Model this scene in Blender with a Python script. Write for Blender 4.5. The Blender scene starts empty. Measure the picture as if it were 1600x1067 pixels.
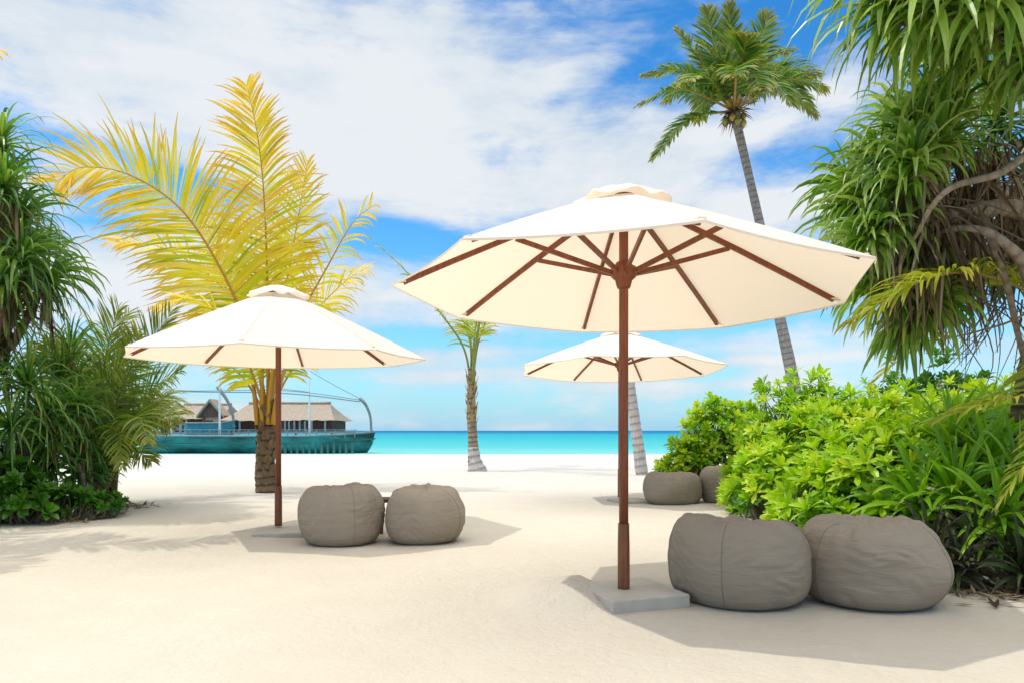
import bpy, math, random
import numpy as np
from mathutils import Vector, noise
random.seed(7)
rng = np.random.default_rng(11)
R = math.radians
C = bpy.context.scene.collection
F, EYE, HZ = 1100.0, 1.05, 672.0

def P(px, py, d):
    """world point for a measured direction at depth d"""
    return np.array([(px-800)/F*d, d, EYE+(HZ-py)/F*d])

def norm(a):
    a = np.asarray(a, float)
    return a/np.maximum(np.linalg.norm(a, axis=-1, keepdims=True), 1e-9)

# ------------------------------------------------------------------ mesh builder (quads only)
class MB:
    def __init__(s): s.v=[]; s.f=[]; s.a=[]; s.n=0
    def add(s, v, f, tint=0.5, along=0.0, pos=0.0):
        v=np.asarray(v,float).reshape(-1,3); f=np.asarray(f,int).reshape(-1,4)
        s.v.append(v); s.f.append(f+s.n); m=len(v)
        s.a.append(np.stack([np.broadcast_to(np.asarray(x,float).ravel() if np.ndim(x) else x,(m,)) for x in (tint,along,pos)],1))
        s.n+=m
    def build(s, name, mat, parent=None, smooth=False, kind=None, loc=None):
        v=np.concatenate(s.v); f=np.concatenate(s.f); a=np.concatenate(s.a)
        if loc is None and parent is not None: off=np.array(ROOTPOS.get(parent.name,(0,0,0)))
        elif loc is not None: off=np.array(loc)
        else: off=np.zeros(3)
        v=v-off
        me=bpy.data.meshes.new(name)
        me.vertices.add(len(v)); me.vertices.foreach_set('co', v.astype(np.float32).ravel())
        me.loops.add(f.size); me.loops.foreach_set('vertex_index', f.astype(np.int32).ravel())
        me.polygons.add(len(f)); me.polygons.foreach_set('loop_start', np.arange(0,f.size,4,dtype=np.int32))
        me.polygons.foreach_set('use_smooth', np.full(len(f), smooth))
        me.update(calc_edges=True)
        for i,nm in enumerate(('tint','along','pos')):
            at=me.attributes.new(nm,'FLOAT','POINT'); at.data.foreach_set('value', a[:,i].astype(np.float32).copy())
        me.materials.append(mat)
        o=bpy.data.objects.new(name, me); C.objects.link(o)
        o.location=off if parent is None else (0,0,0)
        if parent is not None: o.parent=parent; ROOTPOS[o.name]=off
        if kind: o['kind']=kind
        return o
ROOTPOS={}

def thing(name, label, cat, loc, group=None):
    o=bpy.data.objects.new(name,None); C.objects.link(o); o.location=tuple(loc); o.empty_display_size=.2
    ROOTPOS[o.name]=np.array(loc,float); o['label']=label; o['category']=cat
    if group: o['group']=group
    return o

def basis(t, ref=(0,0,1)):
    t=norm(t); ref=np.asarray(ref,float)
    if abs(np.dot(t,ref))>.97: ref=np.array([1.,0,0])
    b=norm(np.cross(t,ref)); n=np.cross(b,t); return b,n

def spline(pts, n):
    """Catmull-Rom through the points"""
    pts=np.asarray(pts,float)
    if len(pts)==2: return pts[0]+(pts[1]-pts[0])*np.linspace(0,1,n)[:,None]
    Q=np.vstack([2*pts[0]-pts[1],pts,2*pts[-1]-pts[-2]]); m=len(pts)-1
    seg=np.linalg.norm(np.diff(pts,axis=0),axis=1); cum=np.r_[0,np.cumsum(seg)]/seg.sum()
    out=[]
    for u in np.linspace(0,1,n):
        i=min(int(np.searchsorted(cum,u,side='right')-1),m-1); t=(u-cum[i])/(cum[i+1]-cum[i])
        a,b,c,d=Q[i],Q[i+1],Q[i+2],Q[i+3]
        out.append(.5*((2*b)+(c-a)*t+(2*a-5*b+4*c-d)*t*t+(3*b-a-3*c+d)*t**3))
    return np.array(out)

def tube(mb, pts, rad, sides=10, n=None, bump=None, cap=True, tint=.5, flat=1.0, ref=(0,0,1)):
    pts=np.asarray(pts,float)
    if n: pts=spline(pts,n)
    m=len(pts); rad=np.interp(np.linspace(0,1,m),np.linspace(0,1,len(np.atleast_1d(rad))),np.atleast_1d(rad)) if np.ndim(rad) else np.full(m,rad)
    T=np.gradient(pts,axis=0); T=norm(T); b,nn=basis(T[0],ref)
    L=np.r_[0,np.cumsum(np.linalg.norm(np.diff(pts,axis=0),axis=1))]
    rings=[]; ang=np.linspace(0,2*np.pi,sides,endpoint=False)
    for k in range(m):
        b=norm(b-np.dot(b,T[k])*T[k]); nn=np.cross(b,T[k])
        r=np.full(sides,rad[k])
        if bump is not None: r=r*bump(L[k],ang)
        rings.append(pts[k]+r[:,None]*(np.cos(ang)[:,None]*b+flat*np.sin(ang)[:,None]*nn))
    al=list(L)
    if cap:
        rings=[rings[0]*.02+pts[0]*.98]+rings+[rings[-1]*.02+pts[-1]*.98]; al=[al[0]]+al+[al[-1]]
    V=np.array(rings); M=len(V)
    i=np.arange(M-1)[:,None]*sides; j=np.arange(sides)[None]; j2=(j+1)%sides
    f=np.stack([i+j,i+j2,i+sides+j2,i+sides+j],-1)
    mb.add(V,f,tint,np.repeat(al,sides),np.repeat(np.linspace(0,1,M),sides))

def box(mb, c, size, rz=0, tint=.5, axes=None):
    """bevel-ish box: eight corners, six quads"""
    sx,sy,sz=np.array(size)/2.
    if axes is None:
        x=np.array([math.cos(rz),math.sin(rz),0]); y=np.array([-math.sin(rz),math.cos(rz),0]); z=np.array([0,0,1.])
    else: x,y,z=axes
    v=[np.array(c)+a*sx*x+b*sy*y+e*sz*z for e in(-1,1) for b in(-1,1) for a in(-1,1)]
    mb.add(v,[(0,2,3,1),(4,5,7,6),(0,1,5,4),(2,6,7,3),(0,4,6,2),(1,3,7,5)],tint)

def bar(mb, a, b, w, h, ref=(0,0,1), tint=.5):
    a=np.array(a,float); b=np.array(b,float); t=norm(b-a); s,n=basis(t,ref)
    box(mb,(a+b)/2,(np.linalg.norm(b-a),w,h),axes=(t,s,n),tint=tint)

def strips(mb, p, d, s, L, W, nseg=4, prof=None, grav=.5, fold=.25, tint=None, pos=0.0, gpow=1.0, curl=0.0, two=False):
    """N leaves at once: start p, direction d, side s, length L, half width W"""
    p=np.array(p,float); N=len(p); d=norm(d); s=norm(s-np.sum(s*d,1,keepdims=True)*d)
    L=np.broadcast_to(L,(N,)); W=np.broadcast_to(W,(N,)); g=np.broadcast_to(grav,(N,))
    if prof is None: prof=np.sin(np.pi*np.linspace(.12,.985,nseg+1))**.7
    tint=rng.random(N) if tint is None else np.broadcast_to(tint,(N,))
    cols=2 if two else 3; V=np.zeros((N,nseg+1,cols,3))
    for k in range(nseg+1):
        nr=np.cross(s,d); w=(W*prof[k])[:,None]
        V[:,k,0]=p-s*w+nr*w*fold; V[:,k,-1]=p+s*w+nr*w*fold
        if not two: V[:,k,1]=p
        if k<nseg:
            p=p+d*(L/nseg)[:,None]
            amt=(g*(((k+1)/nseg)**gpow)*2/nseg)[:,None]
            d=norm(d+amt*np.array([0,0,-1.])+ (curl*nr if curl else 0)); s=norm(s-np.sum(s*d,1,keepdims=True)*d)
    b=(np.arange(N)*(nseg+1)*cols)[:,None,None]; k=(np.arange(nseg)*cols)[None,:,None]; c=np.arange(cols-1)[None,None]
    o=b+k+c; f=np.stack([o,o+1,o+cols+1,o+cols],-1)
    al=np.broadcast_to(np.linspace(0,1,nseg+1)[None,:,None],(N,nseg+1,cols))
    ti=np.broadcast_to(tint[:,None,None],al.shape); po=np.broadcast_to(np.broadcast_to(pos,(N,))[:,None,None],al.shape)
    mb.add(V,f,ti.ravel(),al.ravel(),po.ravel())

def frond(lm, rm, pts, L=.9, n=70, w=.02, up=(0,0,1), ang=(70,25), grav=.6, lift=.15, r0=.03, start=.18, jit=.12, side=(1,1), tint=(0,1), prof=None, seg=5, two=True, miss=0.03):
    """a pinnate palm frond: rachis through pts, leaflets on both sides"""
    c=spline(pts,n+1); T=norm(np.gradient(c,axis=0)); up=np.asarray(up,float)
    tube(rm,c[::2],np.linspace(1,.12,len(c[::2]))*r0,sides=6,flat=.7)
    B=norm(np.cross(T,np.broadcast_to(up,T.shape))); U=np.cross(B,T)
    t=np.linspace(0,1,n+1)
    for sg,en in zip((1,-1),side):
        if not en: continue
        k=np.where((t>start)&(rng.random(n+1)>miss))[0]; tt=t[k]; u=(tt-start)/(1-start)
        pf=(np.clip(np.sin(np.pi*(.16+.80*u)),0,1)**.6) if prof is None else prof(u)
        LL=L*en*pf*(1+jit*rng.normal(size=len(k))*.8)
        a=np.radians(ang[0]+(ang[1]-ang[0])*u**1.2+rng.normal(size=len(k))*5)
        d=np.cos(a)[:,None]*T[k]+np.sin(a)[:,None]*B[k]*sg+U[k]*(lift+.10*rng.normal(size=len(k)))[:,None]
        s=np.cross(d,U[k])+.35*rng.normal(size=(len(k),3))
        strips(lm,c[k],d,s,LL,w*(.8+.4*rng.random(len(k)))*(1-.35*u),nseg=seg,grav=grav*(.7+.6*rng.random(len(k))),
               fold=.3,tint=tint[0]+(tint[1]-tint[0])*rng.random(len(k)),pos=tt,two=two,gpow=1.2)

def rosette(lm, c, axis, n=50, L=.9, w=.022, grav=1.3, spread=(15,100), seg=6, tint=(0,1), fold=.45, pos=0.0, Lj=.2, two=False):
    """strap leaves spiralling out of a branch end"""
    c=np.array(c,float); axis=norm(axis); b,nn=basis(axis)
    i=np.arange(n); a=i*2.39996+rng.random()*6; u=(i+.5)/n
    th=np.radians(spread[0]+(spread[1]-spread[0])*u)+rng.normal(size=n)*.08
    rad=np.cos(a)[:,None]*b+np.sin(a)[:,None]*nn
    d=np.cos(th)[:,None]*axis+np.sin(th)[:,None]*rad
    s=np.cross(d,np.broadcast_to(axis,d.shape))+.15*rng.normal(size=d.shape)
    p=c+axis*(.12*(1-u))[:,None]*L+rad*.02
    strips(lm,p,d,s,L*(1-Lj*rng.random(n))*(.65+.35*np.sin(np.pi*np.clip(u+.15,0,1))),w*(.8+.4*rng.random(n)),nseg=seg,
           prof=np.interp(np.linspace(0,1,seg+1),[0,.15,.5,.8,1],[.9,1,.9,.55,.04]),grav=grav*(.6+.8*rng.random(n)),fold=fold,
           tint=tint[0]+(tint[1]-tint[0])*rng.random(n),pos=pos,two=two,gpow=.9)

# ------------------------------------------------------------------ materials
def newmat(name):
    m=bpy.data.materials.new(name); m.use_nodes=True; nt=m.node_tree; nt.nodes.clear()
    out=nt.nodes.new('ShaderNodeOutputMaterial'); return m,nt,out
class NT:
    def __init__(s,nt): s.nt=nt
    def n(s,t,**k):
        o=s.nt.nodes.new(t)
        for a,b in k.items(): setattr(o,a,b)
        return o
    def l(s,a,b): s.nt.links.new(a,b)
    def val(s,x,inp):
        if hasattr(x,'is_output'): s.l(x,inp)
        else: inp.default_value=x
    def math(s,op,a,b=None,c=None,clamp=False):
        o=s.n('ShaderNodeMath',operation=op,use_clamp=clamp); s.val(a,o.inputs[0])
        if b is not None: s.val(b,o.inputs[1])
        if c is not None: s.val(c,o.inputs[2])
        return o.outputs[0]
    def mix(s,f,a,b,bt='MIX'):
        o=s.n('ShaderNodeMix',data_type='RGBA',blend_type=bt); s.val(f,o.inputs[0])
        s.val((*a,1) if isinstance(a,tuple) else a,o.inputs[6]); s.val((*b,1) if isinstance(b,tuple) else b,o.inputs[7])
        return o.outputs[2]
    def attr(s,nm): return s.n('ShaderNodeAttribute',attribute_name=nm).outputs['Fac']
    def ramp(s,f,stops,interp='LINEAR'):
        o=s.n('ShaderNodeValToRGB'); s.val(f,o.inputs[0]); cr=o.color_ramp; cr.interpolation=interp
        while len(cr.elements)<len(stops): cr.elements.new(.5)
        for e,(p,c) in zip(cr.elements,stops): e.position=p; e.color=(*c,1) if len(c)==3 else c
        return o.outputs[0]
    def noise(s,scale,detail=4,rough=.55,vec=None,dist=0,coord='Object',sc=None):
        if vec is None: vec=s.n('ShaderNodeTexCoord').outputs[coord]
        if sc:
            mp=s.n('ShaderNodeMapping'); mp.inputs['Scale'].default_value=sc; s.l(vec,mp.inputs[0]); vec=mp.outputs[0]
        o=s.n('ShaderNodeTexNoise'); o.inputs['Scale'].default_value=scale; o.inputs['Detail'].default_value=detail
        o.inputs['Roughness'].default_value=rough; o.inputs['Distortion'].default_value=dist; s.l(vec,o.inputs['Vector'])
        return o.outputs[0]
    def bump(s,h,st=.3,dist=.01,nrm=None):
        o=s.n('ShaderNodeBump'); o.inputs['Strength'].default_value=st; o.inputs['Distance'].default_value=dist; s.l(h,o.inputs['Height'])
        if nrm: s.l(nrm,o.inputs['Normal'])
        return o.outputs[0]
    def pbr(s,col,rough=.6,spec=.3,nrm=None,metal=0):
        o=s.n('ShaderNodeBsdfPrincipled'); s.val((*col,1) if isinstance(col,tuple) else col,o.inputs['Base Color'])
        s.val(rough,o.inputs['Roughness']); o.inputs['Specular IOR Level'].default_value=spec; o.inputs['Metallic'].default_value=metal
        if nrm: s.l(nrm,o.inputs['Normal'])
        return o.outputs[0]

def leafmat(name, cols, tip=None, tipw=.0, trans=.35, rough=.45, spec=.4, tcol=None, posmix=None, tpow=3.5, dark=.64):
    m,nt,out=newmat(name); q=NT(nt)
    col=q.ramp(q.attr('tint'),[(i/(len(cols)-1),c) for i,c in enumerate(cols)])
    if posmix: col=q.mix(q.math('MULTIPLY',q.math('POWER',q.attr('pos'),posmix[1]),posmix[2],clamp=True),col,posmix[0])
    if tip: col=q.mix(q.math('MULTIPLY',q.math('POWER',q.attr('along'),tpow),tipw,clamp=True),col,tip)
    nz=q.noise(3.0,3,coord='Object'); col=q.mix(q.math('MULTIPLY_ADD',nz,1.2,-.3,clamp=True),q.mix(1.0,col,(dark,dark+.03,dark),'MULTIPLY'),col)
    geo=q.n('ShaderNodeNewGeometry'); colb=q.mix(q.math('MULTIPLY',geo.outputs['Backfacing'],.35),col,q.mix(1.0,col,(1.25,1.2,1.1),'MULTIPLY'))
    b=q.pbr(colb,rough,spec)
    t=q.n('ShaderNodeBsdfTranslucent'); q.l(q.mix(1.0,col,tcol or (1.5,1.5,.7),'MULTIPLY'),t.inputs[0])
    mx=q.n('ShaderNodeMixShader'); mx.inputs[0].default_value=trans; q.l(b,mx.inputs[1]); q.l(t.outputs[0],mx.inputs[2]); q.l(mx.outputs[0],out.inputs[0])
    return m

def simple(name, c1, c2, scale=8, rough=.7, spec=.2, bump=.3, bd=.01, sc=None, detail=5, contrast=1.6):
    m,nt,out=newmat(name); q=NT(nt); nz=q.noise(scale,detail,.6,sc=sc)
    f=q.math('MULTIPLY_ADD',nz,contrast,.5-.5*contrast,clamp=True)
    q.l(q.pbr(q.mix(f,c1,c2),rough,spec,q.bump(nz,bump,bd)),out.inputs[0]); return m

M={}
def mk_mats():
    # fabric canopy
    m,nt,out=newmat('canopy_fabric'); q=NT(nt)
    weave=q.noise(260,2,.5,coord='Object'); wr=q.noise(2.2,3,.5)
    col=q.mix(q.noise(1.3,4),(.86,.83,.78),(.90,.88,.84))
    nr=q.bump(wr,.5,.03,q.bump(weave,.15,.002))
    d=q.pbr(col,.85,.1,nr); t=q.n('ShaderNodeBsdfTranslucent'); t.inputs[0].default_value=(.92,.73,.53,1)
    mx=q.n('ShaderNodeMixShader'); mx.inputs[0].default_value=.42; q.l(d,mx.inputs[1]); q.l(t.outputs[0],mx.inputs[2]); q.l(mx.outputs[0],out.inputs[0]); M['canopy']=m
    # oiled hardwood
    def wood(nm,a,b,rough=.42):
        m,nt,out=newmat(nm); q=NT(nt)
        g=q.noise(9,6,.65,sc=(6,6,.5),dist=.6); f=q.math('MULTIPLY_ADD',g,2.2,-.6,clamp=True)
        q.l(q.pbr(q.mix(f,a,b),rough,.35,q.bump(g,.25,.003)),out.inputs[0]); return m
    M['wood']=wood('red_hardwood',(.12,.030,.010),(.27,.085,.032))
    M['wood2']=wood('sleeve_wood',(.15,.050,.020),(.25,.095,.042),.5)
    M['wood3']=wood('dark_timber',(.06,.03,.02),(.16,.08,.05),.7)
    M['brass']=simple('dull_metal',(.25,.2,.14),(.4,.34,.26),30,.45,.5,.1)
    # bean bag cloth
    m,nt,out=newmat('taupe_cloth'); q=NT(nt)
    w=q.noise(420,2,.6); big=q.noise(2.2,4,.5); oi=q.n('ShaderNodeObjectInfo')
    col=q.mix(big,(.285,.235,.175),(.355,.298,.23)); col=q.mix(q.math('MULTIPLY',w,.35),col,(.25,.205,.15))
    wr=q.noise(9,4,.55,sc=(.55,.55,2.6),dist=.5)
    nr=q.bump(wr,.5,.025,q.bump(w,.3,.0015)); q.l(q.pbr(col,.8,.22,nr),out.inputs[0]); M['bean']=m
    M['seam']=simple('seam_cord',(.21,.18,.14),(.27,.23,.18),60,.9,.1,.2,.002)
    M['concrete']=simple('cast_concrete',(.40,.37,.31),(.56,.52,.44),7,.9,.15,.5,.006,detail=9,contrast=1.4)
    # sand
    m,nt,out=newmat('coral_sand'); q=NT(nt); tc=q.n('ShaderNodeTexCoord').outputs['Object']
    a=q.noise(.35,5,.6,vec=tc); b=q.noise(2.6,6,.62,vec=tc); g=q.noise(300,2,.7,vec=tc); mid=q.noise(26,5,.65,vec=tc,dist=.4)
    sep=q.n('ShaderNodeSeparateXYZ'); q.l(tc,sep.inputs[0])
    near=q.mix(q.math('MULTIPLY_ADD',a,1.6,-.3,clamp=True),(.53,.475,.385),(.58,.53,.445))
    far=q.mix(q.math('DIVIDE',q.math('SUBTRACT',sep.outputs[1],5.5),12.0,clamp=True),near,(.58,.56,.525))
    col=q.mix(q.math('MULTIPLY_ADD',b,.9,-.28,clamp=True),far,q.mix(1.0,far,(.90,.875,.83),'MULTIPLY'))
    col=q.mix(q.math('MULTIPLY_ADD',g,1.4,-.62,clamp=True),col,q.mix(1.0,col,(.74,.70,.64),'MULTIPLY'))
    fleck=q.math('GREATER_THAN',q.noise(48,3,.7,vec=tc),.735); col=q.mix(q.math('MULTIPLY',fleck,.35),col,(.34,.28,.20))
    dent=q.noise(5.5,3,.5,vec=tc); dent=q.math('MULTIPLY',q.math('MINIMUM',q.math('ABSOLUTE',q.math('SUBTRACT',dent,.5)),.09),q.math('MULTIPLY_ADD',a,3.0,-1.0,clamp=True))
    vo=q.n('ShaderNodeTexVoronoi'); vo.inputs['Scale'].default_value=2.1; q.l(tc,vo.inputs['Vector']); pit=q.math('SUBTRACT',1.0,q.math('DIVIDE',vo.outputs['Distance'],.26,clamp=True))
    pit=q.math('MULTIPLY',q.math('MULTIPLY',pit,pit),q.math('MULTIPLY_ADD',q.noise(.8,2,.5,vec=tc),5.0,-2.2,clamp=True)); dent=q.math('SUBTRACT',dent,q.math('MULTIPLY',pit,.22))
    h=q.math('ADD',q.math('ADD',q.math('MULTIPLY',b,1.0),q.math('MULTIPLY',mid,.4)),q.math('MULTIPLY',dent,3.0))
    q.l(q.pbr(col,.95,.08,q.bump(g,.25,.003,q.bump(h,.42,.05))),out.inputs[0]); M['sand']=m
    # sea
    m,nt,out=newmat('lagoon_water'); q=NT(nt); tc=q.n('ShaderNodeTexCoord').outputs['Object']
    sep=q.n('ShaderNodeSeparateXYZ'); q.l(tc,sep.inputs[0])
    wob=q.noise(.012,4,.6,vec=tc,sc=(.35,1.6,1)); dd=q.math('MULTIPLY',sep.outputs[1],q.math('MULTIPLY_ADD',wob,1.1,.45))
    f=q.math('DIVIDE',60.0,dd,clamp=True)
    col=q.ramp(f,[(0,(.004,.11,.24)),(.10,(.006,.16,.30)),(.17,(.014,.30,.40)),(.45,(.040,.38,.42)),(.75,(.09,.45,.46)),(1,(.19,.50,.50))])
    wv=q.noise(.25,4,.6,vec=tc,sc=(.35,1.8,1)); col=q.mix(q.math('MULTIPLY_ADD',wv,1.6,-.6,clamp=True),col,q.mix(1.0,col,(.72,.86,.95),'MULTIPLY'))
    q.l(q.pbr(col,.6,.05,q.bump(q.noise(.8,5,.65,vec=tc,sc=(.35,1.8,1)),.9,.5)),out.inputs[0]); M['water']=m
    # trunks
    def trunk(nm,a,b,ring,rings=9.,bumpst=.8):
        m,nt,out=newmat(nm); q=NT(nt); al=q.attr('along'); nz=q.noise(7,6,.65); fi=q.noise(30,4,.7,sc=(1,1,.25))
        s=q.math('SINE',q.math('MULTIPLY',q.math('ADD',al,q.math('MULTIPLY',nz,.09)),rings*6.283))
        s=q.math('POWER',q.math('MULTIPLY_ADD',s,.5,.5),4.0)
        col=q.mix(q.math('MULTIPLY_ADD',nz,2,-.5,clamp=True),a,b); col=q.mix(q.math('MULTIPLY',s,.75),col,ring)
        col=q.mix(q.math('MULTIPLY_ADD',fi,1.8,-.75,clamp=True),col,q.mix(1.0,col,(.45,.42,.4),'MULTIPLY'))
        h=q.math('ADD',q.math('MULTIPLY',s,-.6),q.math('ADD',nz,fi)); q.l(q.pbr(col,.9,.12,q.bump(h,bumpst,.02)),out.inputs[0]); return m
    M['trunk_grey']=trunk('grey_palm_bark',(.24,.215,.20),(.40,.37,.35),(.17,.15,.135),6)
    M['trunk_brown']=trunk('brown_palm_bark',(.11,.072,.04),(.27,.20,.13),(.045,.03,.018),8,1.0)
    M['trunk_tan']=trunk('tan_palm_bark',(.22,.16,.11),(.42,.34,.26),(.12,.08,.05),8)
    M['trunk_pale']=trunk('pale_palm_bark',(.42,.38,.35),(.60,.56,.53),(.28,.24,.21),6)
    M['bark']=trunk('pandanus_bark',(.17,.13,.09),(.40,.32,.24),(.20,.15,.10),11,.5)
    M['twig']=simple('dry_twig',(.10,.07,.05),(.22,.17,.12),20,.9,.1)
    M['petiole_orange']=simple('orange_petiole',(.55,.22,.015),(.50,.30,.03),5,.45,.35,.1,sc=(3,3,.6))
    M['petiole_green']=simple('green_petiole',(.14,.20,.03),(.28,.28,.06),5,.5,.3,.1,sc=(3,3,.6))
    M['petiole_tan']=simple('tan_petiole',(.40,.22,.07),(.30,.27,.07),5,.5,.3,.1,sc=(3,3,.6))
    M['husk']=simple('fibre_husk',(.10,.06,.03),(.28,.18,.09),18,.95,.08,.8,.02,sc=(1,1,.3))
    # leaves
    M['yellow']=leafmat('golden_leaflets',[(.30,.46,.03),(.66,.72,.03),(1,.86,.04),(1,.88,.08),(.82,.84,.04),(1,.66,.05),(1,.94,.34)],tip=(.75,.38,.07),tipw=.9,posmix=((1,.66,.10),3.0,.8),trans=.45,tcol=(1,1,.8),rough=.6,spec=.2,dark=.9)
    M['ltgreen']=leafmat('yellow_green_leaflets',[(.16,.28,.015),(.36,.46,.03),(.58,.52,.06)],tip=(.55,.38,.08),tipw=.6,trans=.4)
    M['palmgreen']=leafmat('palm_green_leaflets',[(.06,.15,.015),(.13,.26,.022),(.22,.36,.03),(.40,.44,.05)],tip=(.35,.28,.06),tipw=.5,posmix=((.40,.34,.05),5.0,.5))
    M['tallpalm']=leafmat('tall_palm_leaflets',[(.035,.14,.018),(.09,.26,.03),(.18,.36,.045),(.38,.40,.07)],tip=(.45,.30,.08),tipw=.55,posmix=((.46,.30,.05),8.0,.6))
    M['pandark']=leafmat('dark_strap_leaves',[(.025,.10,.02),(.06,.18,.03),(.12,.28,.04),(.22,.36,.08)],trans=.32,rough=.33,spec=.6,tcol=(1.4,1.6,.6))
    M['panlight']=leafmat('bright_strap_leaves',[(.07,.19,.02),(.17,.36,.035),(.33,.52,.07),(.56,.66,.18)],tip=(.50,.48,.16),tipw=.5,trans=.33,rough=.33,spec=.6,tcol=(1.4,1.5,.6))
    M['dead']=leafmat('dead_strap_leaves',[(.07,.045,.025),(.16,.10,.06),(.28,.20,.12),(.42,.33,.22)],trans=.15,rough=.8,spec=.1,tcol=(1.2,1,.8))
    M['panmid']=leafmat('mid_strap_leaves',[(.04,.13,.02),(.09,.23,.03),(.18,.34,.045),(.32,.44,.09)],trans=.35,rough=.35,spec=.55,tcol=(1.4,1.6,.6))
    M['naupaka']=leafmat('glossy_bright_leaves',[(.07,.22,.012),(.20,.46,.010),(.36,.64,.012),(.50,.74,.02),(.64,.82,.04),(.76,.80,.08)],trans=.36,rough=.36,spec=.45,tcol=(1.3,1.3,.5))
    M['naupaka_gold']=leafmat('golden_shrub_leaves',[(.30,.52,.02),(.50,.64,.03),(.72,.66,.06)],trans=.4,rough=.4)
    M['shrubdark']=leafmat('mid_green_shrub_leaves',[(.04,.14,.015),(.08,.24,.02),(.14,.36,.03)],trans=.3,rough=.35,spec=.5)
    M['crinum']=leafmat('long_lily_leaves',[(.12,.32,.015),(.24,.50,.02),(.42,.66,.05)],trans=.35,rough=.35,spec=.5)
    M['bronze']=leafmat('bronze_strap_leaves',[(.035,.040,.025),(.065,.055,.035),(.05,.10,.03),(.10,.17,.04)],tip=(.16,.10,.07),tipw=.6,trans=.2,rough=.4,spec=.5,tcol=(1.2,1,.8))
    M['stem']=simple('shrub_stem',(.10,.08,.05),(.22,.19,.12),12,.9,.1)
    M['soil']=simple('leaf_litter',(.05,.035,.02),(.20,.14,.08),14,.95,.05,.8,.03,detail=8)
    # boat / villas
    M['teal']=simple('weathered_teal_paint',(.018,.065,.055),(.045,.28,.27),.55,.6,.2,.2,.02,sc=(.5,1,1.6),detail=9,contrast=4.0)
    M['teal_dark']=simple('mossy_hull_paint',(.03,.10,.08),(.09,.20,.17),.8,.6,.3,.2,.02,sc=(.6,1,2),detail=8)
    M['bluepaint']=simple('blue_hull_paint',(.02,.17,.24),(.06,.28,.36),1.5,.5,.3,.2,.02)
    M['greywood']=simple('sun_bleached_timber',(.14,.17,.18),(.32,.34,.33),3,.85,.1,.3,.02,sc=(1,1,4))
    M['thatch']=simple('grey_thatch',(.26,.215,.17),(.44,.375,.30),1.1,.95,.05,.8,.12,sc=(5,5,1.2),detail=8)
    M['wallbrown']=simple('brown_board_wall',(.10,.05,.04),(.22,.12,.09),2,.85,.1,.3,.03,sc=(4,4,.6))
    M['gable']=simple('pinkish_gable_boards',(.42,.24,.16),(.56,.36,.26),2,.85,.1,.3,.03,sc=(4,4,.6))
    M['white']=simple('white_painted_timber',(.68,.69,.68),(.80,.80,.78),3,.6,.2,.1)
    M['darkglass']=simple('dark_window_pane',(.015,.035,.05),(.03,.06,.08),1,.2,.5,.02)  # dark glossy pane colour of the villa and porch windows
    M['rope']=simple('grey_rigging',(.22,.25,.27),(.32,.36,.38),5,.9,.1)
mk_mats()

# ------------------------------------------------------------------ sky, sun, camera
SUN=norm(np.array([-1.05,-.16,1.85]))
w=bpy.data.worlds.new('World'); bpy.context.scene.world=w; w.use_nodes=True
nt=w.node_tree; nt.nodes.clear(); q=NT(nt)
sky=q.n('ShaderNodeTexSky'); sky.sky_type='NISHITA'; sky.sun_disc=False
sky.sun_elevation=math.asin(SUN[2]); sky.sun_rotation=math.atan2(SUN[0],SUN[1])%(2*math.pi); sky.air_density=1.0; sky.dust_density=.3; sky.ozone_density=2.0
tc=q.n('ShaderNodeTexCoord').outputs['Generated']; sep=q.n('ShaderNodeSeparateXYZ'); q.l(tc,sep.inputs[0])
az=q.math('ARCTAN2',sep.outputs[0],sep.outputs[1]); el=q.math('ARCSINE',sep.outputs[2])
def D(px,py):
    v=norm(np.array([(px-800)/F,1,(HZ-py)/F])); return math.atan2(v[0],v[1]),math.asin(v[2])
# (direction, angular size in px-equivalents, amount)
BL=[(280,120,420,170,.75),(600,250,270,110,.7),(130,430,260,70,.8),(330,440,160,50,.5),(760,60,160,90,.22),(980,285,130,50,.75),(1200,190,90,30,.45),(1300,140,90,30,.4),(1180,330,160,40,.5),(620,455,160,28,.4),
    (930,30,110,60,-.22),(1150,40,210,70,-.6),(1000,170,60,30,.3),(1090,215,80,16,.35),(950,95,50,25,.3),(1020,110,90,40,-.35),(650,378,150,26,-1.3),(130,230,110,22,-.5),(290,285,80,30,-.75),(1270,245,110,30,-.6),(1240,90,120,40,-.3),(1050,600,220,20,.35),(850,580,120,14,.3),(1330,450,80,60,-.2),(600,345,60,18,-.6),(170,330,60,30,-.4),
    (700,505,120,12,.35),(1200,562,180,8,.45),(650,590,300,14,.4),(720,490,200,14,.35),(640,560,120,8,.3),(1180,600,200,8,.3),(900,548,400,8,.3),(1100,500,200,26,-.6),(650,530,130,16,-.5),(350,580,200,24,-.3),(870,130,60,60,.15),(520,60,220,80,.2),(1030,200,60,20,.35)]
acc=None
for (px,py,sx,sy,am) in BL:
    a0,e0=D(px,py); a1,_=D(px+sx,py); _,e1=D(px,py-sy); sa,se=abs(a1-a0),abs(e1-e0)
    x=q.math('DIVIDE',q.math('SUBTRACT',az,a0),sa); y=q.math('DIVIDE',q.math('SUBTRACT',el,e0),se)
    g=q.math('MULTIPLY',q.math('EXPONENT',q.math('MULTIPLY',q.math('ADD',q.math('MULTIPLY',x,x),q.math('MULTIPLY',y,y)),-1.0)),am)
    acc=g if acc is None else q.math('ADD',acc,g)
n1=q.noise(2.3,9,.60,vec=tc,sc=(1,1,2.6),dist=.35); n2=q.noise(7.5,7,.62,vec=tc,sc=(1,1,2.4),dist=.35)
n3=q.noise(3.0,5,.6,vec=tc,sc=(1,1,9.0))
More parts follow.
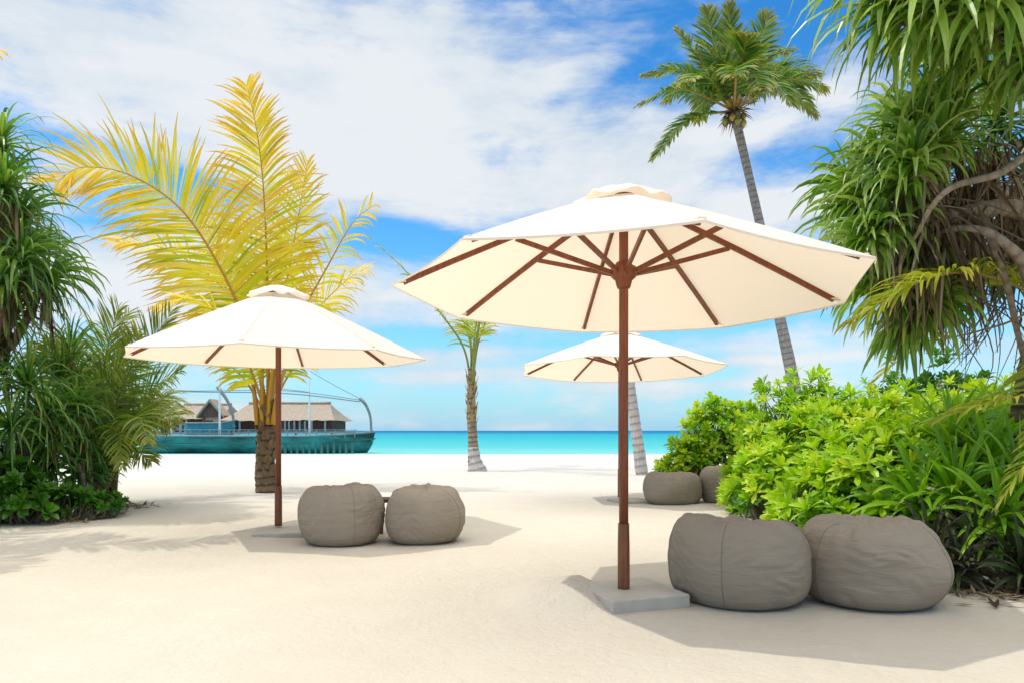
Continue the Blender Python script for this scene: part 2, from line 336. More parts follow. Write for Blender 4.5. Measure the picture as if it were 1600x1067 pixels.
cm=q.math('ADD',q.math('MULTIPLY_ADD',n1,2.0,-1.0),q.math('MULTIPLY_ADD',n2,1.9,-.95)); cm=q.math('ADD',cm,q.math('MULTIPLY_ADD',n3,1.1,-.55))
cm=q.math('ADD',q.math('ADD',cm,acc),.12)
mr=q.n('ShaderNodeMapRange',interpolation_type='SMOOTHSTEP'); q.l(cm,mr.inputs[0]); mr.inputs[1].default_value=-.35; mr.inputs[2].default_value=.75
fill_cloud=q.n('ShaderNodeMapRange',interpolation_type='SMOOTHSTEP'); q.l(el,fill_cloud.inputs[0]); fill_cloud.inputs[1].default_value=.62; fill_cloud.inputs[2].default_value=.95  # bright warm cloud above the view, added to fill shadows on the sand
cloudf=q.math('MAXIMUM',q.math('MULTIPLY',mr.outputs[0],.96),q.math('MULTIPLY',fill_cloud.outputs[0],.9))
hs=q.n('ShaderNodeHueSaturation'); hs.inputs['Saturation'].default_value=1.36; hs.inputs['Value'].default_value=1.0; q.l(sky.outputs[0],hs.inputs['Color'])
SKY_K=.15
skyc=q.mix(1.0,hs.outputs[0],(.75,1.30,1.42),'MULTIPLY')
# clouds: brightness in the sky's own units
cb=q.math('ADD',q.math('MULTIPLY_ADD',q.noise(3.1,6,.6,vec=tc,sc=(1,1,2.4),dist=.3),1.0,-.5),q.math('MULTIPLY',cm,.25))
cc=q.ramp(q.math('ADD',cb,.5,clamp=True),[(.22,(.50,.63,.78)),(.48,(.74,.83,.91)),(.72,(.93,.96,.99))])
ccs=q.n('ShaderNodeVectorMath',operation='SCALE'); cc=q.mix(fill_cloud.outputs[0],cc,(1.0,.95,.87)); q.l(cc,ccs.inputs[0]); q.l(q.math('MULTIPLY_ADD',fill_cloud.outputs[0],2.0/SKY_K,.92/SKY_K),ccs.inputs['Scale'])
hz=q.math('EXPONENT',q.math('MULTIPLY',q.math('ABSOLUTE',el),-8.0)); hzc=q.n('ShaderNodeVectorMath',operation='SCALE'); hzc.inputs[0].default_value=(.36,.64,.88); hzc.inputs['Scale'].default_value=1.0/SKY_K
skyc=q.mix(q.math('MULTIPLY',hz,.95),skyc,hzc.outputs[0])
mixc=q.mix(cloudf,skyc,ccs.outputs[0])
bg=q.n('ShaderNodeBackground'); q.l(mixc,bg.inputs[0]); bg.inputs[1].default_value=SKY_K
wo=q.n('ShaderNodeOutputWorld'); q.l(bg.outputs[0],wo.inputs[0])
sl=bpy.data.lights.new('sun','SUN'); sl.energy=2.3; sl.angle=R(.55); sl.color=(1,.95,.86)
so=bpy.data.objects.new('sun',sl); C.objects.link(so); so.rotation_euler=Vector(SUN).to_track_quat('Z','Y').to_euler(); so.location=(-10,-2,18)
cam=bpy.data.cameras.new('camera'); cam.sensor_width=36; cam.lens=F/1600*36; cam.shift_y=(HZ-533.5)/1600; cam.clip_end=20000; cam.clip_start=.05
co=bpy.data.objects.new('camera',cam); C.objects.link(co); co.location=(0,0,EYE); co.rotation_euler=(R(90),0,0); bpy.context.scene.camera=co
vs=bpy.context.scene.view_settings; vs.view_transform='Standard'; vs.look='None'; vs.exposure=0; vs.gamma=1
cy=bpy.context.scene.cycles; cy.max_bounces=8; cy.diffuse_bounces=4; cy.transmission_bounces=6; cy.transparent_max_bounces=8; cy.use_denoising=True

# ------------------------------------------------------------------ ground and sea
def ground_z(x,y):
    z=.018*noise.noise(Vector((x*.9,y*.9,0)))+.030*noise.noise(Vector((x*.25,y*.25,3)))+.007*noise.noise(Vector((x*3.1,y*3.1,7)))
    if y>25: z*=max(0,(31-y)/6)
    if y>31: z-= (y-31)**1.5*.05
    z+=.115*math.exp(-(((x-.30)/.27)**4+((y-4.42)/.36)**4))*(1+.25*noise.noise(Vector((x*6,y*6,0))))          # sand drifted against the near slab
    z+=.06*math.exp(-(((x+2.62)/.40)**2+((y-6.9)/.35)**2))
    return max(z,-1.6)
def build_ground():
    xs=np.unique(np.concatenate([np.linspace(-400,-12,20),np.linspace(-12,9,190),np.linspace(9,400,20)]))
    ys=np.unique(np.concatenate([np.linspace(-60,1.5,10),np.linspace(1.5,12,150),np.linspace(12,32,60),np.linspace(32,46,20)]))
    V=np.array([[x,y,ground_z(x,y)] for y in ys for x in xs]); nx=len(xs)
    i=np.arange(len(ys)-1)[:,None]*nx; j=np.arange(nx-1)[None]
    mb=MB(); mb.add(V,np.stack([i+j,i+j+1,i+nx+j+1,i+nx+j],-1))
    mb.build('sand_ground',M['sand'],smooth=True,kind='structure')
build_ground()
mb=MB()
ys=np.r_[30,60,100,200,400,1000,4000,12000]
V=np.array([[x,y,-.85] for y in ys for x in (-9000,-300,0,300,9000)]); i=np.arange(len(ys)-1)[:,None]*5; j=np.arange(4)[None]
mb.add(V,np.stack([i+j,i+j+1,i+6+j,i+5+j],-1)); mb.build('sea_water',M['water'],kind='structure')

# ------------------------------------------------------------------ umbrellas
def umbrella(px_base, d, RR, zr, th, tilt, label, slab=None, zt=2.55, sand_off=0, slabrz=0.37):
    X=(px_base-800)/F*d; root=thing('beach_umbrella',label,'umbrella',(X,d,0),'white canopy umbrellas on the beach')
    c0=np.array([X,d,0.]); tx,ty=tilt
    A=th+np.arange(8)*np.pi/4
    def rimpt(a,r=1.0,z=None):
        rr=RR*r; zz=zr if z is None else z
        return c0+np.array([rr*np.cos(a),rr*np.sin(a),zz+rr*(tx*np.cos(a)+ty*np.sin(a))])
    apex=c0+np.array([0,0,zt-.05])
    mb=MB(); nu,nv=14,14
    def surf(k,u,v):
        a,b=rimpt(A[k]),rimpt(A[(k+1)%8]); e=a*(1-u)+b*u
        mid=norm((a+b)/2-apex); L=np.linalg.norm(e-apex)
        p=apex+(e-apex)*v
        hump=4*u*(1-u)
        p=p-np.array([0,0,1])*hump*(.007*v+.005*v*v)                   # cloth hangs between ribs
        cen=(a+b)/2; inward=norm(np.array([c0[0]-cen[0],c0[1]-cen[1],0])); p=p+inward*hump*.014*v**6
        p=p+np.array([0,0,1])*.016*math.sin(math.pi*min(v*1.0,1))       # ribs flex upward
        return p
    for k in range(8):
        V=[]; 
        for iv in range(nv+1):
            v=.10+.90*iv/nv
            for iu in range(nu+1): V.append(surf(k,iu/nu,v))
        i=np.arange(nv)[:,None]*(nu+1); j=np.arange(nu)[None]
        mb.add(np.array(V),np.stack([i+j,i+j+1,i+nu+2+j,i+nu+1+j],-1))
        # narrow hem turned down and in
        V=[]
        for iu in range(nu+1):
            p=surf(k,iu/nu,1.0); V+= [p,p+np.array([0,0,-.011])+.003*norm(c0+np.array([0,0,p[2]])-p)]
        mb.add(np.array(V),[(2*i,2*i+1,2*i+3,2*i+2) for i in range(nu)])
    canopy=mb.build('canopy',M['canopy'],root,smooth=False)
    for p in canopy.data.polygons: p.use_smooth=True
    # vent cap, a little ruffled skirt of its own
    mb=MB(); ring=[]; m=64
    for r,z,ru in ((.01,.022,0),(.07,.014,.0),(.15,-.012,.002),(.24,-.058,.004),(.295,-.086,.009),(.305,-.098,.010)):
        for k in range(m):
            a=2*math.pi*k/m; oct_=math.cos(math.pi/8)/math.cos(((a-th)%(math.pi/4))-math.pi/8)
            rr=r*oct_*1.04*(1+ru*.9*math.sin(a*8+1.3)+ru*.6*math.sin(a*19)); zz=z+ru*1.1*math.sin(a*8-th*8+2.2)+ru*.6*math.sin(a*13+1)
            ring.append(apex+np.array([rr*math.cos(a),rr*math.sin(a),zz+.006+rr*(tx*math.cos(a)+ty*math.sin(a))]))
    i=np.arange(5)[:,None]*m; j=np.arange(m)[None]; j2=(j+1)%m
    mb.add(np.array(ring),np.stack([i+j,i+j2,i+m+j2,i+m+j],-1)); mb.build('vent_cap',M['canopy'],root,smooth=True)
    hubz=zt-.54; hub=c0+np.array([0,0,hubz])
    for k in range(8):
        r=MB(); a=apex+np.array([0,0,-.035]); o=c0+np.array([.045*np.cos(A[k]),.045*np.sin(A[k]),0]); 
        prev=None
        pts=[surf(k,0,v)-np.array([0,0,.021]) for v in (.04,.25,.5,.75,.945)]
        for p,q_ in zip(pts[:-1],pts[1:]): bar(r,p,q_+norm(q_-p)*.004,.020,.030)
        r.build('rib',M['wood'],root)
        s=MB(); e=surf(k,0,.47)-np.array([0,0,.040]); st=hub+np.array([.055*np.cos(A[k]),.055*np.sin(A[k]),-.01])
        bar(s,st,e,.018,.028); s.build('strut',M['wood'],root)
        t=MB(); e=surf(k,0,.955)-np.array([0,0,.012]); box(t,e,(.06,.038,.010),rz=A[k]); t.build('rib_pocket',M['canopy'],root)
    p=MB(); zb=.085 if slab else 0.02
    tube(p,[c0+[0,0,zb+.40],c0+[0,0,zt-.06]],.0285,16,n=6); p.build('pole',M['wood'],root,smooth=True)
    p=MB(); tube(p,[c0+[0,0,zb-.01],c0+[0,0,zb+.37],c0+[0,0,zb+.40]],[.037,.037,.034],16,n=12); p.build('pole_sleeve',M['wood2'],root,smooth=True)
    h=MB(); tube(h,[c0+[0,0,hubz+z] for z in (-.10,-.085,-.05,-.03,.0,.03,.035,.06)],[.036,.044,.052,.075,.080,.075,.058,.045],24); h.build('hub',M['wood'],root,smooth=True)
    h=MB(); tube(h,[c0+[0,0,zt-.16],c0+[0,0,zt-.07]],[.055,.06],20); h.build('top_hub',M['wood'],root,smooth=True)
    if slab:
        # concrete base slab: bevelled block standing on its own
        s,rz,cx,cy,hh=slab; bm=MB(); b=.010; lv=[(0,0),(0,hh-b),(b*.35,hh-b*.3),(b,hh),(s/2-.002,hh)]
        ring=[]; rzx=np.array([math.cos(rz),math.sin(rz),0]); rzy=np.array([-math.sin(rz),math.cos(rz),0]); m=24
        def sq(t,half):  # walk round the square
            side=int(t*4)%4; f=t*4-int(t*4); a=(f*2-1)*half
            return [(a,-half),(half,a),(-a,half),(-half,-a)][side]
        for ins,z in [(0,-.05)]+lv:
            for k in range(4*m):
                x,y=sq(k/(4*m),s/2-ins); j_=noise.noise(Vector((x*14+cx,y*14,z*20)))+.6*noise.noise(Vector((x*45,y*45,z*60))); ring.append(np.array([cx,cy,z+(.0025*j_ if z>0 else 0)])+x*(1+.012*j_)*rzx+y*(1+.012*j_)*rzy)
        i=np.arange(5)[:,None]*4*m; j=np.arange(4*m)[None]; j2=(j+1)%(4*m)
        bm.add(np.array(ring),np.stack([i+j,i+j2,i+4*m+j2,i+4*m+j],-1))
        sl_=thing('concrete_base',label_slab[label],'umbrella base',(cx,cy,0),'concrete slabs under the umbrellas')
        o=bm.build('slab',M['concrete'],sl_)
    return root
L1='large white umbrella on the near concrete slab, seen from below with all its wooden ribs'
L2='white umbrella with its pole in front of the golden palm'
L3='small distant white umbrella seen under the rim of the large one'
label_slab={L1:'square grey concrete slab at the foot of the nearest umbrella pole',L2:'half buried concrete slab under the umbrella beside the golden palm',L3:'concrete slab by the pair of bean bags next to the green hedge'}
umbrella(974.5,4.29,1.405,1.88,-2.277,(-.022,-.025),L1,slab=(.51,.355,.72,4.30,.088))
umbrella(435,7.2,1.50,1.79,R(97),(.0,.02),L2,slab=(.52,.25,-2.30,7.05,.06))
umbrella(969,10.3,1.53,1.93,R(90+22.5),(.0,-.045),L3,slab=(.5,.3,1.72,10.25,.05))

# ------------------------------------------------------------------ bean bags
def beanbag(cx,cy,w,d,h,rz,seed,label,prof=None,lean=(0,0),tuft=None,seams=(0,),dish=.04,group='taupe bean bags'):
    rnd=random.Random(seed); root=thing('bean_bag',label,'bean bag',(cx,cy,0),group)
    nu,nv=180,96; off=seed*7.3
    pr=prof or [(0,.0),(0,.45),(.0,.68),(.05,.81),(.15,.915),(.30,.975),(.47,1.0),(.64,.985),(.78,.93),(.88,.85),(.945,.74),(.97,.62),(.965,.48),(.95,.3),(.945,0)]
    zz=np.array([a for a,b in pr]); rr=np.array([b for a,b in pr]); L=np.r_[0,np.cumsum(np.hypot(np.diff(zz)*h*2,np.diff(rr)*w))]; L/=L[-1]
    ph=rnd.random()*6
    def pt(u,v):
        a=2*math.pi*u; z=np.interp(v,L,zz); r=np.interp(v,L,rr)
        # smooth the profile slightly
        z=(z+np.interp(max(v-.02,0),L,zz)+np.interp(min(v+.02,1),L,zz))/3; r=(r+np.interp(max(v-.02,0),L,rr)+np.interp(min(v+.02,1),L,rr))/3
        ca,sa=math.cos(a),math.sin(a); top=max(0,min(1,(z-.55)/.4))*min(1,r*2.2); side=math.sin(math.pi*min(max(z,0),1))
        n1=noise.noise(Vector((ca*1.1+off,sa*1.1,z*1.2)))
        r*=1+.085*n1*(.5+side)
        # panels bulge between the seams
        r*=1+.014*abs(math.sin(3*(a-ph)))*side
        # gathers near the top and the bottom
        ga=noise.noise(Vector((ca*4.2+off,sa*4.2,z*1.5))); 
        r*=1+.04*ga*top+.018*ga*(1-side)
        # tension creases running round the bag
        cr=noise.noise(Vector((ca*2.2+off,sa*2.2,z*8+.9*n1*4))); msk=max(0,noise.noise(Vector((ca*1.6+3+off,sa*1.6,z*1.5)))+.32)
        cr=-(1-abs(cr)*2.4)*(1 if abs(cr)<.42 else 0)*msk
        r*=1+.036*cr
        x=r*ca*w/2; y=r*sa*d/2; zc=z*h
        if r<1.1 and z>.7: zc+=h*(.05*ga+.03*n1)*top*(1-dish*4*(1-r)) - h*dish*max(0,.5-r)*2
        zc+=h*(lean[0]*ca*r+lean[1]*sa*r)*max(0,min(1,z*1.3))
        if tuft and z>.5:
            for (ta,tr,tw,thh) in tuft:
                dx=r*ca-tr*math.cos(ta); dy=r*sa-tr*math.sin(ta); g=math.exp(-(dx*dx+dy*dy)/tw**2)
                rip=abs(noise.noise(Vector((dx*5+off,dy*6,2))))
                zc+=h*thh*g*(.6+1.3*rip)
        return np.array([cx+x*math.cos(rz)-y*math.sin(rz),cy+x*math.sin(rz)+y*math.cos(rz),max(zc,0)-.008])
    V=np.array([pt(i/nu,j/nv) for j in range(nv+1) for i in range(nu)])
    i=np.arange(nv)[:,None]*nu; j=np.arange(nu)[None]; j2=(j+1)%nu
    mb=MB(); mb.add(V,np.stack([i+j,i+j2,i+nu+j2,i+nu+j],-1)); mb.build('cover',M['bean'],root,smooth=True)
    for s in seams:                      # vertical stitched seams
        u=(s-rz)/(2*math.pi)%1; pts=[pt(u,v) for v in np.linspace(.20,.80,60)]
        cen=np.array([cx,cy,h*.4]); pts=[p+norm(p-cen)*.0005 for p in pts]
        mb=MB(); tube(mb,pts,.0028,6); mb.build('seam',M['seam'],root,smooth=True)
    # round seam at the foot
    pts=[pt(u,.30) for u in np.linspace(0,1,140)]; mb=MB(); tube(mb,pts,.003,6,cap=False); mb.build('seam',M['seam'],root,smooth=True)
    return root
PI=math.pi
beanbag(1.405,4.38,.88,.82,.52,.0,1,'large taupe bean bag touching the near concrete slab, with a long vertical seam',lean=(-.07,-.03),seams=(R(-118),R(-20),R(170),R(80)),tuft=[(R(-170),.80,.22,.06)])
beanbag(2.225,4.38,.88,.84,.51,.3,2,'large grey bean bag with a rumpled gathered top, tucked against the hedge lilies',lean=(.0,.04),seams=(R(-50),R(60),R(200)),tuft=[(R(-88),.45,.26,.11),(R(-30),.6,.15,.06)])
beanbag(-1.60,6.62,.78,.74,.55,.1,3,'taupe bean bag standing right of the umbrella pole by the golden palm',lean=(.0,.0),seams=(R(-60),R(180)),tuft=[(R(-120),.7,.12,.06),(R(-90),.5,.12,.05),(R(-60),.75,.12,.05)])
beanbag(-.835,6.72,.78,.74,.53,.6,4,'taupe bean bag with a peaked folded top, in the pair near the golden palm',lean=(.01,.03),seams=(R(-30),R(190)),dish=.09,tuft=[(R(-95),.15,.22,.16),(R(-80),.35,.14,.06)])
beanbag(2.30,10.1,.86,.80,.47,.2,5,'low flat bean bag in the distance at the foot of the leaning pale trunk',seams=(R(-70),))
beanbag(3.12,10.2,.84,.80,.56,.9,6,'distant bean bag partly hidden behind the bright hedge',seams=(R(-100),),tuft=[(R(-90),.2,.3,.08)])

def side_table(cx,cy,h,r,label):
    root=thing('side_table',label,'table',(cx,cy,0),'small tables between the bean bags')
    m=MB(); tube(m,[(cx,cy,h-.035),(cx,cy,h-.03),(cx,cy,h-.004),(cx,cy,h)],[r-.004,r,r,r-.004],36); m.build('tabletop',M['wood3'],root)
    for k in range(3):
        a=k*2*PI/3+.4; m=MB(); tube(m,[(cx+r*.5*math.cos(a),cy+r*.5*math.sin(a),h-.036),(cx+r*.8*math.cos(a),cy+r*.8*math.sin(a),-.01)],[.02,.015],8); m.build('leg',M['wood3'],root)
side_table(1.86,4.98,.40,.15,'small dark table showing in the gap between the two nearest bean bags')
side_table(-1.30,7.2,.36,.14,'small dark table in the gap between the two bean bags by the golden palm')

# ------------------------------------------------------------------ trunks with ring scars
def ringbump(seed,amp=.06,per=.11):
    return lambda L,a: 1+amp*(((L/per)%1)-.5)+amp*.8*np.array([noise.noise(Vector((math.cos(x)*1.5+seed,math.sin(x)*1.5,L*3))) for x in a])
def straw_mass(mb,p,n,L,spread,w=.012,seg=4):
    p=np.array(p,float); d=rng.normal(size=(n,3))*spread+np.array([0,0,-1.]); pp=p+rng.normal(size=(n,3))*.05
    strips(mb,pp,d,rng.normal(size=(n,3)),L*(.4+.8*rng.random(n)),w,nseg=seg,grav=.6,fold=.4,two=True)

# ---- golden palm
gp=P(417,768,12.0); gp[2]=0
root=thing('golden_palm','golden yellow young coconut palm behind the umbrella on the seaward sand','palm tree',gp)
t=MB(); tube(t,[gp+[0,0,-.1],gp+[-.03,.0,.4],gp+[.0,0,.9],gp+[.03,0,1.45]],[.185,.16,.155,.13],16,n=40,bump=ringbump(2,.10,.09)); t.build('trunk',M['trunk_brown'],root,smooth=True)
h=MB()
for k in range(40):      # old leaf boots
    a=k*2.4; z=.15+k*.032; b=gp+np.array([.145*math.cos(a),.145*math.sin(a),z]); e=b+np.array([.05*math.cos(a),.05*math.sin(a),.16])
    strips(h,[b],[e-b],[[-math.sin(a),math.cos(a),0]],.2,.07,nseg=3,grav=-.1,fold=-.3)
h.build('leaf_bases',M['husk'],root)
cr=gp+np.array([.02,0,1.25])
lm,rm=MB(),MB()
def G(*pts,dd=0): return [cr+np.array([0,0,0])]+[P(x,y,12.0+z) for (x,y,z) in pts]
CAMUP=np.array([0,-1,.25])
frond(lm,rm,G((395,540,-.1),(350,430,-.2),(285,330,-.3),(205,275,-.5),(130,262,-.8),(88,285,-1.0)),L=1.25,n=165,w=.027,up=(.12,-1,.25),ang=(72,40),grav=.75,lift=.1,r0=.05,start=.16,jit=.2,tint=(.0,1))
frond(lm,rm,G((419,540,.0),(418,440,.1),(412,300,.1),(402,210,-.1),(386,135,-.3)),L=.98,n=165,w=.026,up=(.0,-1,.1),ang=(82,36),grav=.75,lift=.25,r0=.045,start=.2,jit=.2,tint=(.0,1))
frond(lm,rm,G((440,540,.1),(470,490,.1),(510,420,.0),(550,350,-.1),(582,322,-.2)),L=.75,n=60,w=.024,up=(-.3,-1,.4),ang=(80,40),grav=1.1,lift=.1,r0=.045,start=.25,tint=(.1,.8),miss=.2)
frond(lm,rm,G((400,560,.2),(370,480,.4),(320,425,.5),(245,385,.4),(175,378,.2)),L=.85,n=70,w=.028,up=(.0,-.8,.8),ang=(70,30),grav=1.0,lift=.1,r0=.04,start=.2,tint=(0,.8))
frond(lm,rm,G((432,540,.4),(450,430,.7),(468,330,.8),(480,255,.7)),L=.8,n=70,w=.028,up=(-.1,-1,.2),ang=(75,30),grav=.5,lift=.2,r0=.04,start=.25,tint=(0,.7))
frond(lm,rm,G((445,555,.3),(490,490,.5),(540,440,.5),(572,420,.4)),L=.75,n=55,w=.024,up=(.2,-.6,.8),ang=(70,30),grav=1.3,lift=.0,r0=.035,start=.2,tint=(0,.6))
frond(lm,rm,G((400,550,.5),(370,470,1.0),(345,380,1.3),(322,300,1.2)),L=.55,n=50,w=.028,up=(.2,-1,.2),ang=(70,30),grav=.6,lift=.1,r0=.035,start=.25,tint=(0,.5))
frond(lm,rm,G((385,560,-.3),(350,500,-.7),(300,470,-1.0),(250,480,-1.2)),L=.8,n=60,w=.026,up=(0,-.5,1),ang=(70,30),grav=1.0,lift=.0,r0=.035,start=.2,tint=(0,.6))
frond(lm,rm,G((420,540,.6),(430,430,1.4),(430,350,2.0)),L=.8,n=55,w=.026,up=(0,-1,.2),ang=(70,30),grav=.6,lift=.1,r0=.035,start=.25,tint=(0,.4))
frond(lm,rm,G((380,590,.3),(340,560,.6),(300,560,.9)),L=.5,n=40,w=.02,up=(0,-.2,1),ang=(70,30),grav=1.2,lift=.0,r0=.03,start=.3,tint=(0,.3))
frond(lm,rm,G((455,580,.3),(510,530,.9),(560,530,1.3)),L=.6,n=45,w=.022,up=(0,-.2,1),ang=(70,30),grav=1.2,lift=.0,r0=.03,start=.3,tint=(0,.4))
lm.build('crown',M['yellow'],root); rm.build('leaf_stalks',M['petiole_orange'],root,smooth=True)
s=MB()
for dx,a in ((-.12,-.16),(-.04,-.03),(.06,.06),(.14,.22)): tube(s,[gp+[dx,-.10,1.15],gp+[dx+a*.3,-.10,1.6],gp+[dx+a,-.02,2.25]],[.075,.055,.035],8,n=14,flat=.6)
s.build('orange_sheath',M['petiole_orange'],root,smooth=True)

# ---- slim second palm
sp=P(740,735,18.3); sp[2]=0
root=thing('slim_palm','slim young coconut palm with whitish foot, alone on the sand in front of the sea','palm tree',sp)
t=MB(); tube(t,[sp+[.05,0,-.1],sp+[0,0,.5],sp+[-.06,0,1.6],sp+[-.05,0,2.7]],[.20,.125,.115,.09],14,n=50,bump=ringbump(5,.10,.10)); t.build('trunk',M['trunk_tan'],root,smooth=True)
t=MB(); tube(t,[sp+[.12,-.02,-.1],sp+[.02,-.02,.35],sp+[-.01,-.01,.62]],[.28,.17,.135],14,n=14,bump=ringbump(9,.14,.2)); t.build('painted_foot',M['trunk_pale'],root,smooth=True)
lm,rm=MB(),MB(); c0=sp+np.array([-.05,0,2.1])
def S(*pts): return [c0]+[P(x,y,18.3+z) for (x,y,z) in pts]
for pts,L_,up in ((S((725,545,0),(690,492,-.2),(630,420,-.4),(572,368,-.6)),.42,(0,-.3,1)),(S((742,520,0),(752,470,0),(770,410,-.3)),.8,(0,-1,.2)),(S((752,520,.1),(800,440,.2),(880,410,.3)),.8,(0,-.3,1)),
                  (S((736,540,.6),(725,470,1.6),(735,430,2.6)),.8,(0,-.4,1)),(S((745,530,-.5),(760,450,-1.4),(770,420,-2.2)),.8,(0,.4,1)),(S((735,540,.2),(725,500,.6),(740,450,.8)),.8,(-.3,-1,.3))):
    frond(lm,rm,pts,L=L_,n=54,w=.020,up=up,ang=(58,26),grav=1.2,r0=.05,start=.36,miss=.2,tint=(.3,1))
lm.build('crown',M['ltgreen'],root); rm.build('leaf_stalks',M['petiole_green'],root,smooth=True)
h=MB(); 
for k in range(26):
    a=k*2.4; z=1.2+k*.05; b=sp+np.array([-.05+.12*math.cos(a),.12*math.sin(a),z]); e=b+np.array([.06*math.cos(a),.06*math.sin(a),.2])
    strips(h,[b],[e-b],[[-math.sin(a),math.cos(a),0]],.24,.05,nseg=3,grav=-.1,fold=-.3)
h.build('leaf_bases',M['petiole_tan'],root)

# ---- pale leaning trunk by the far umbrella
pp=P(1003,742,16.5); pp[2]=0
root=thing('leaning_palm','slender whitish palm trunk leaning beside the distant bean bags','palm tree',pp)
top=P(963,450,16.8)
t=MB(); tube(t,[pp+[.02,0,-.1],P(985,605,16.6),P(975,520,16.7),top],[.15,.125,.11,.09],12,n=60,bump=ringbump(12,.08,.12)); t.build('trunk',M['trunk_pale'],root,smooth=True)
lm,rm=MB(),MB()
for k in range(11):
    a=k*2.4; u=.25+.75*((k*.618)%1); e=top+np.array([1.5*u*math.cos(a),1.5*u*math.sin(a),.9*(1-u)-.1]); mdp=(top+e)/2+np.array([0,0,.35])
    frond(lm,rm,[top-[0,0,.1],mdp,e],L=.55,n=40,w=.022,ang=(68,25),grav=1.0,r0=.03,start=.15)
lm.build('crown',M['tallpalm'],root); rm.build('leaf_stalks',M['petiole_green'],root,smooth=True)

# ---- tall coconut palm
D3=20.0; tb=P(1262,729,D3); tb[2]=0; top=P(1147,176,D3)
root=thing('tall_palm','tall coconut palm with a curved grey trunk rising above the hedge','palm tree',tb)
t=MB(); tube(t,[tb-[0,0,.2],P(1240,600,D3),P(1218,495,D3),P(1185,340,D3),P(1162,240,D3),top],[.26,.18,.155,.135,.115,.125],14,n=160,bump=ringbump(3,.03,.13)); t.build('trunk',M['trunk_grey'],root,smooth=True)
lm,rm=MB(),MB()
def T(ex,ey,ez,mx=None,my=None,bow=.6,L=.72,up=(0,0,1),n=62,g=.8,mid=.5):
    e=P(ex,ey,D3+ez); m_=top+(e-top)*mid+np.array([0,0,bow]) if mx is None else P(mx,my,D3+ez*mid)
    frond(lm,rm,[top+[0,0,.05],m_,e],L=L,n=int(n*1.35),w=.038,up=up,ang=(66,28),grav=g,r0=.05,start=.16,jit=.15,miss=.06,tint=(0,1))
T(1105,15,.3,1118,80,up=(0,-1,.2),g=.35,L=.75); T(1140,8,-.5,1142,80,up=(.1,-1,.2),g=.35,L=.6); T(1200,22,.5,1185,75,up=(0,-1,.3),g=.4,L=.7)
T(1058,46,.6,1095,95,up=(0,-.6,.8),g=.6,L=.5); T(1165,60,-1.6,1160,100,up=(0,-.8,.6),g=.5,L=.85); T(1110,80,-1.4,1125,110,up=(0,-.9,.5),g=.5,L=.8)
T(1005,118,.4,1070,112,L=.55,g=1.1); T(998,165,-.5,1065,140,L=.6,g=1.2); T(1020,250,-.3,1075,188,L=.5,g=.5,up=(-.4,-.5,.6)); T(1070,130,-1.8,1105,120,L=.7)
T(1240,80,.8,1200,95,L=.55,g=.9); T(1280,118,.3,1220,110,L=.7,g=1.1); T(1290,140,-.6,1225,125,L=.7,g=1.2); T(1275,180,.2,1220,135,L=.65,g=1.3); T(1238,165,-1.6,1200,125,L=.7,g=1.1)
T(1090,190,1.6,1110,140,L=.6,g=1.1); T(1215,110,2.2,1180,100,L=.7); T(1090,90,2.2,1110,100,L=.7); T(1150,120,-2.5,1150,110,L=.8); T(1190,140,-2.2,1170,115,L=.8); T(1040,160,1.2,1090,120,L=.6,g=1.2)
T(1150,60,2.0,1150,95,L=.7)
lm.build('crown',M['tallpalm'],root); rm.build('leaf_stalks',M['petiole_tan'],root,smooth=True)
h=MB(); straw_mass(h,top+[0,0,.05],160,.6,.9,.018); h.build('dry_sheaths',M['dead'],root)
for k in range(9):
    a=k*2.4; cpt=top+np.array([.26*math.cos(a),.26*math.sin(a),-.12-.12*(k%3)]); c=MB()
    tube(c,[cpt+[0,0,-.11],cpt+[0,0,-.08],cpt,cpt+[0,0,.08],cpt+[0,0,.11]],[.02,.07,.095,.07,.02],10,n=9); c.build('coconut',M['petiole_tan'] if k%2 else M['petiole_green'],root,smooth=True)

# ---- palm out of frame on the left: its frond tip and its shadow enter the picture
lp=np.array([-8.6,5.6,0.]); root=thing('offside_palm','palm beyond the frame edge whose yellow leaf tip hangs into the sky','palm tree',lp)
ltop=lp+np.array([.5,.2,3.9]); t=MB(); tube(t,[lp-[0,0,.2],lp+[.1,0,2],ltop],[.2,.16,.12],12,n=40,bump=ringbump(4)); t.build('trunk',M['trunk_grey'],root,smooth=True)
lm,rm=MB(),MB()
for k,(x,y,z) in enumerate([(-4.68,6.4,4.50),(-5.6,5.0,3.2),(-6.2,3.4,3.1),(-5.9,6.6,3.6),(-9,2.6,3.4),(-11,5,3.3),(-10,8.2,3.4),(-7.4,8.4,3.6),(-8,5.5,6.5)]):
    e=np.array([x,y,z]); frond(lm,rm,[ltop,(ltop+e)/2+[0,0,.75],e],L=.7 if k else .45,n=60,w=.026,ang=(68,25),grav=1.1,r0=.04,start=.15)
lm.build('crown',M['yellow'],root); rm.build('leaf_stalks',M['petiole_orange'],root,smooth=True)

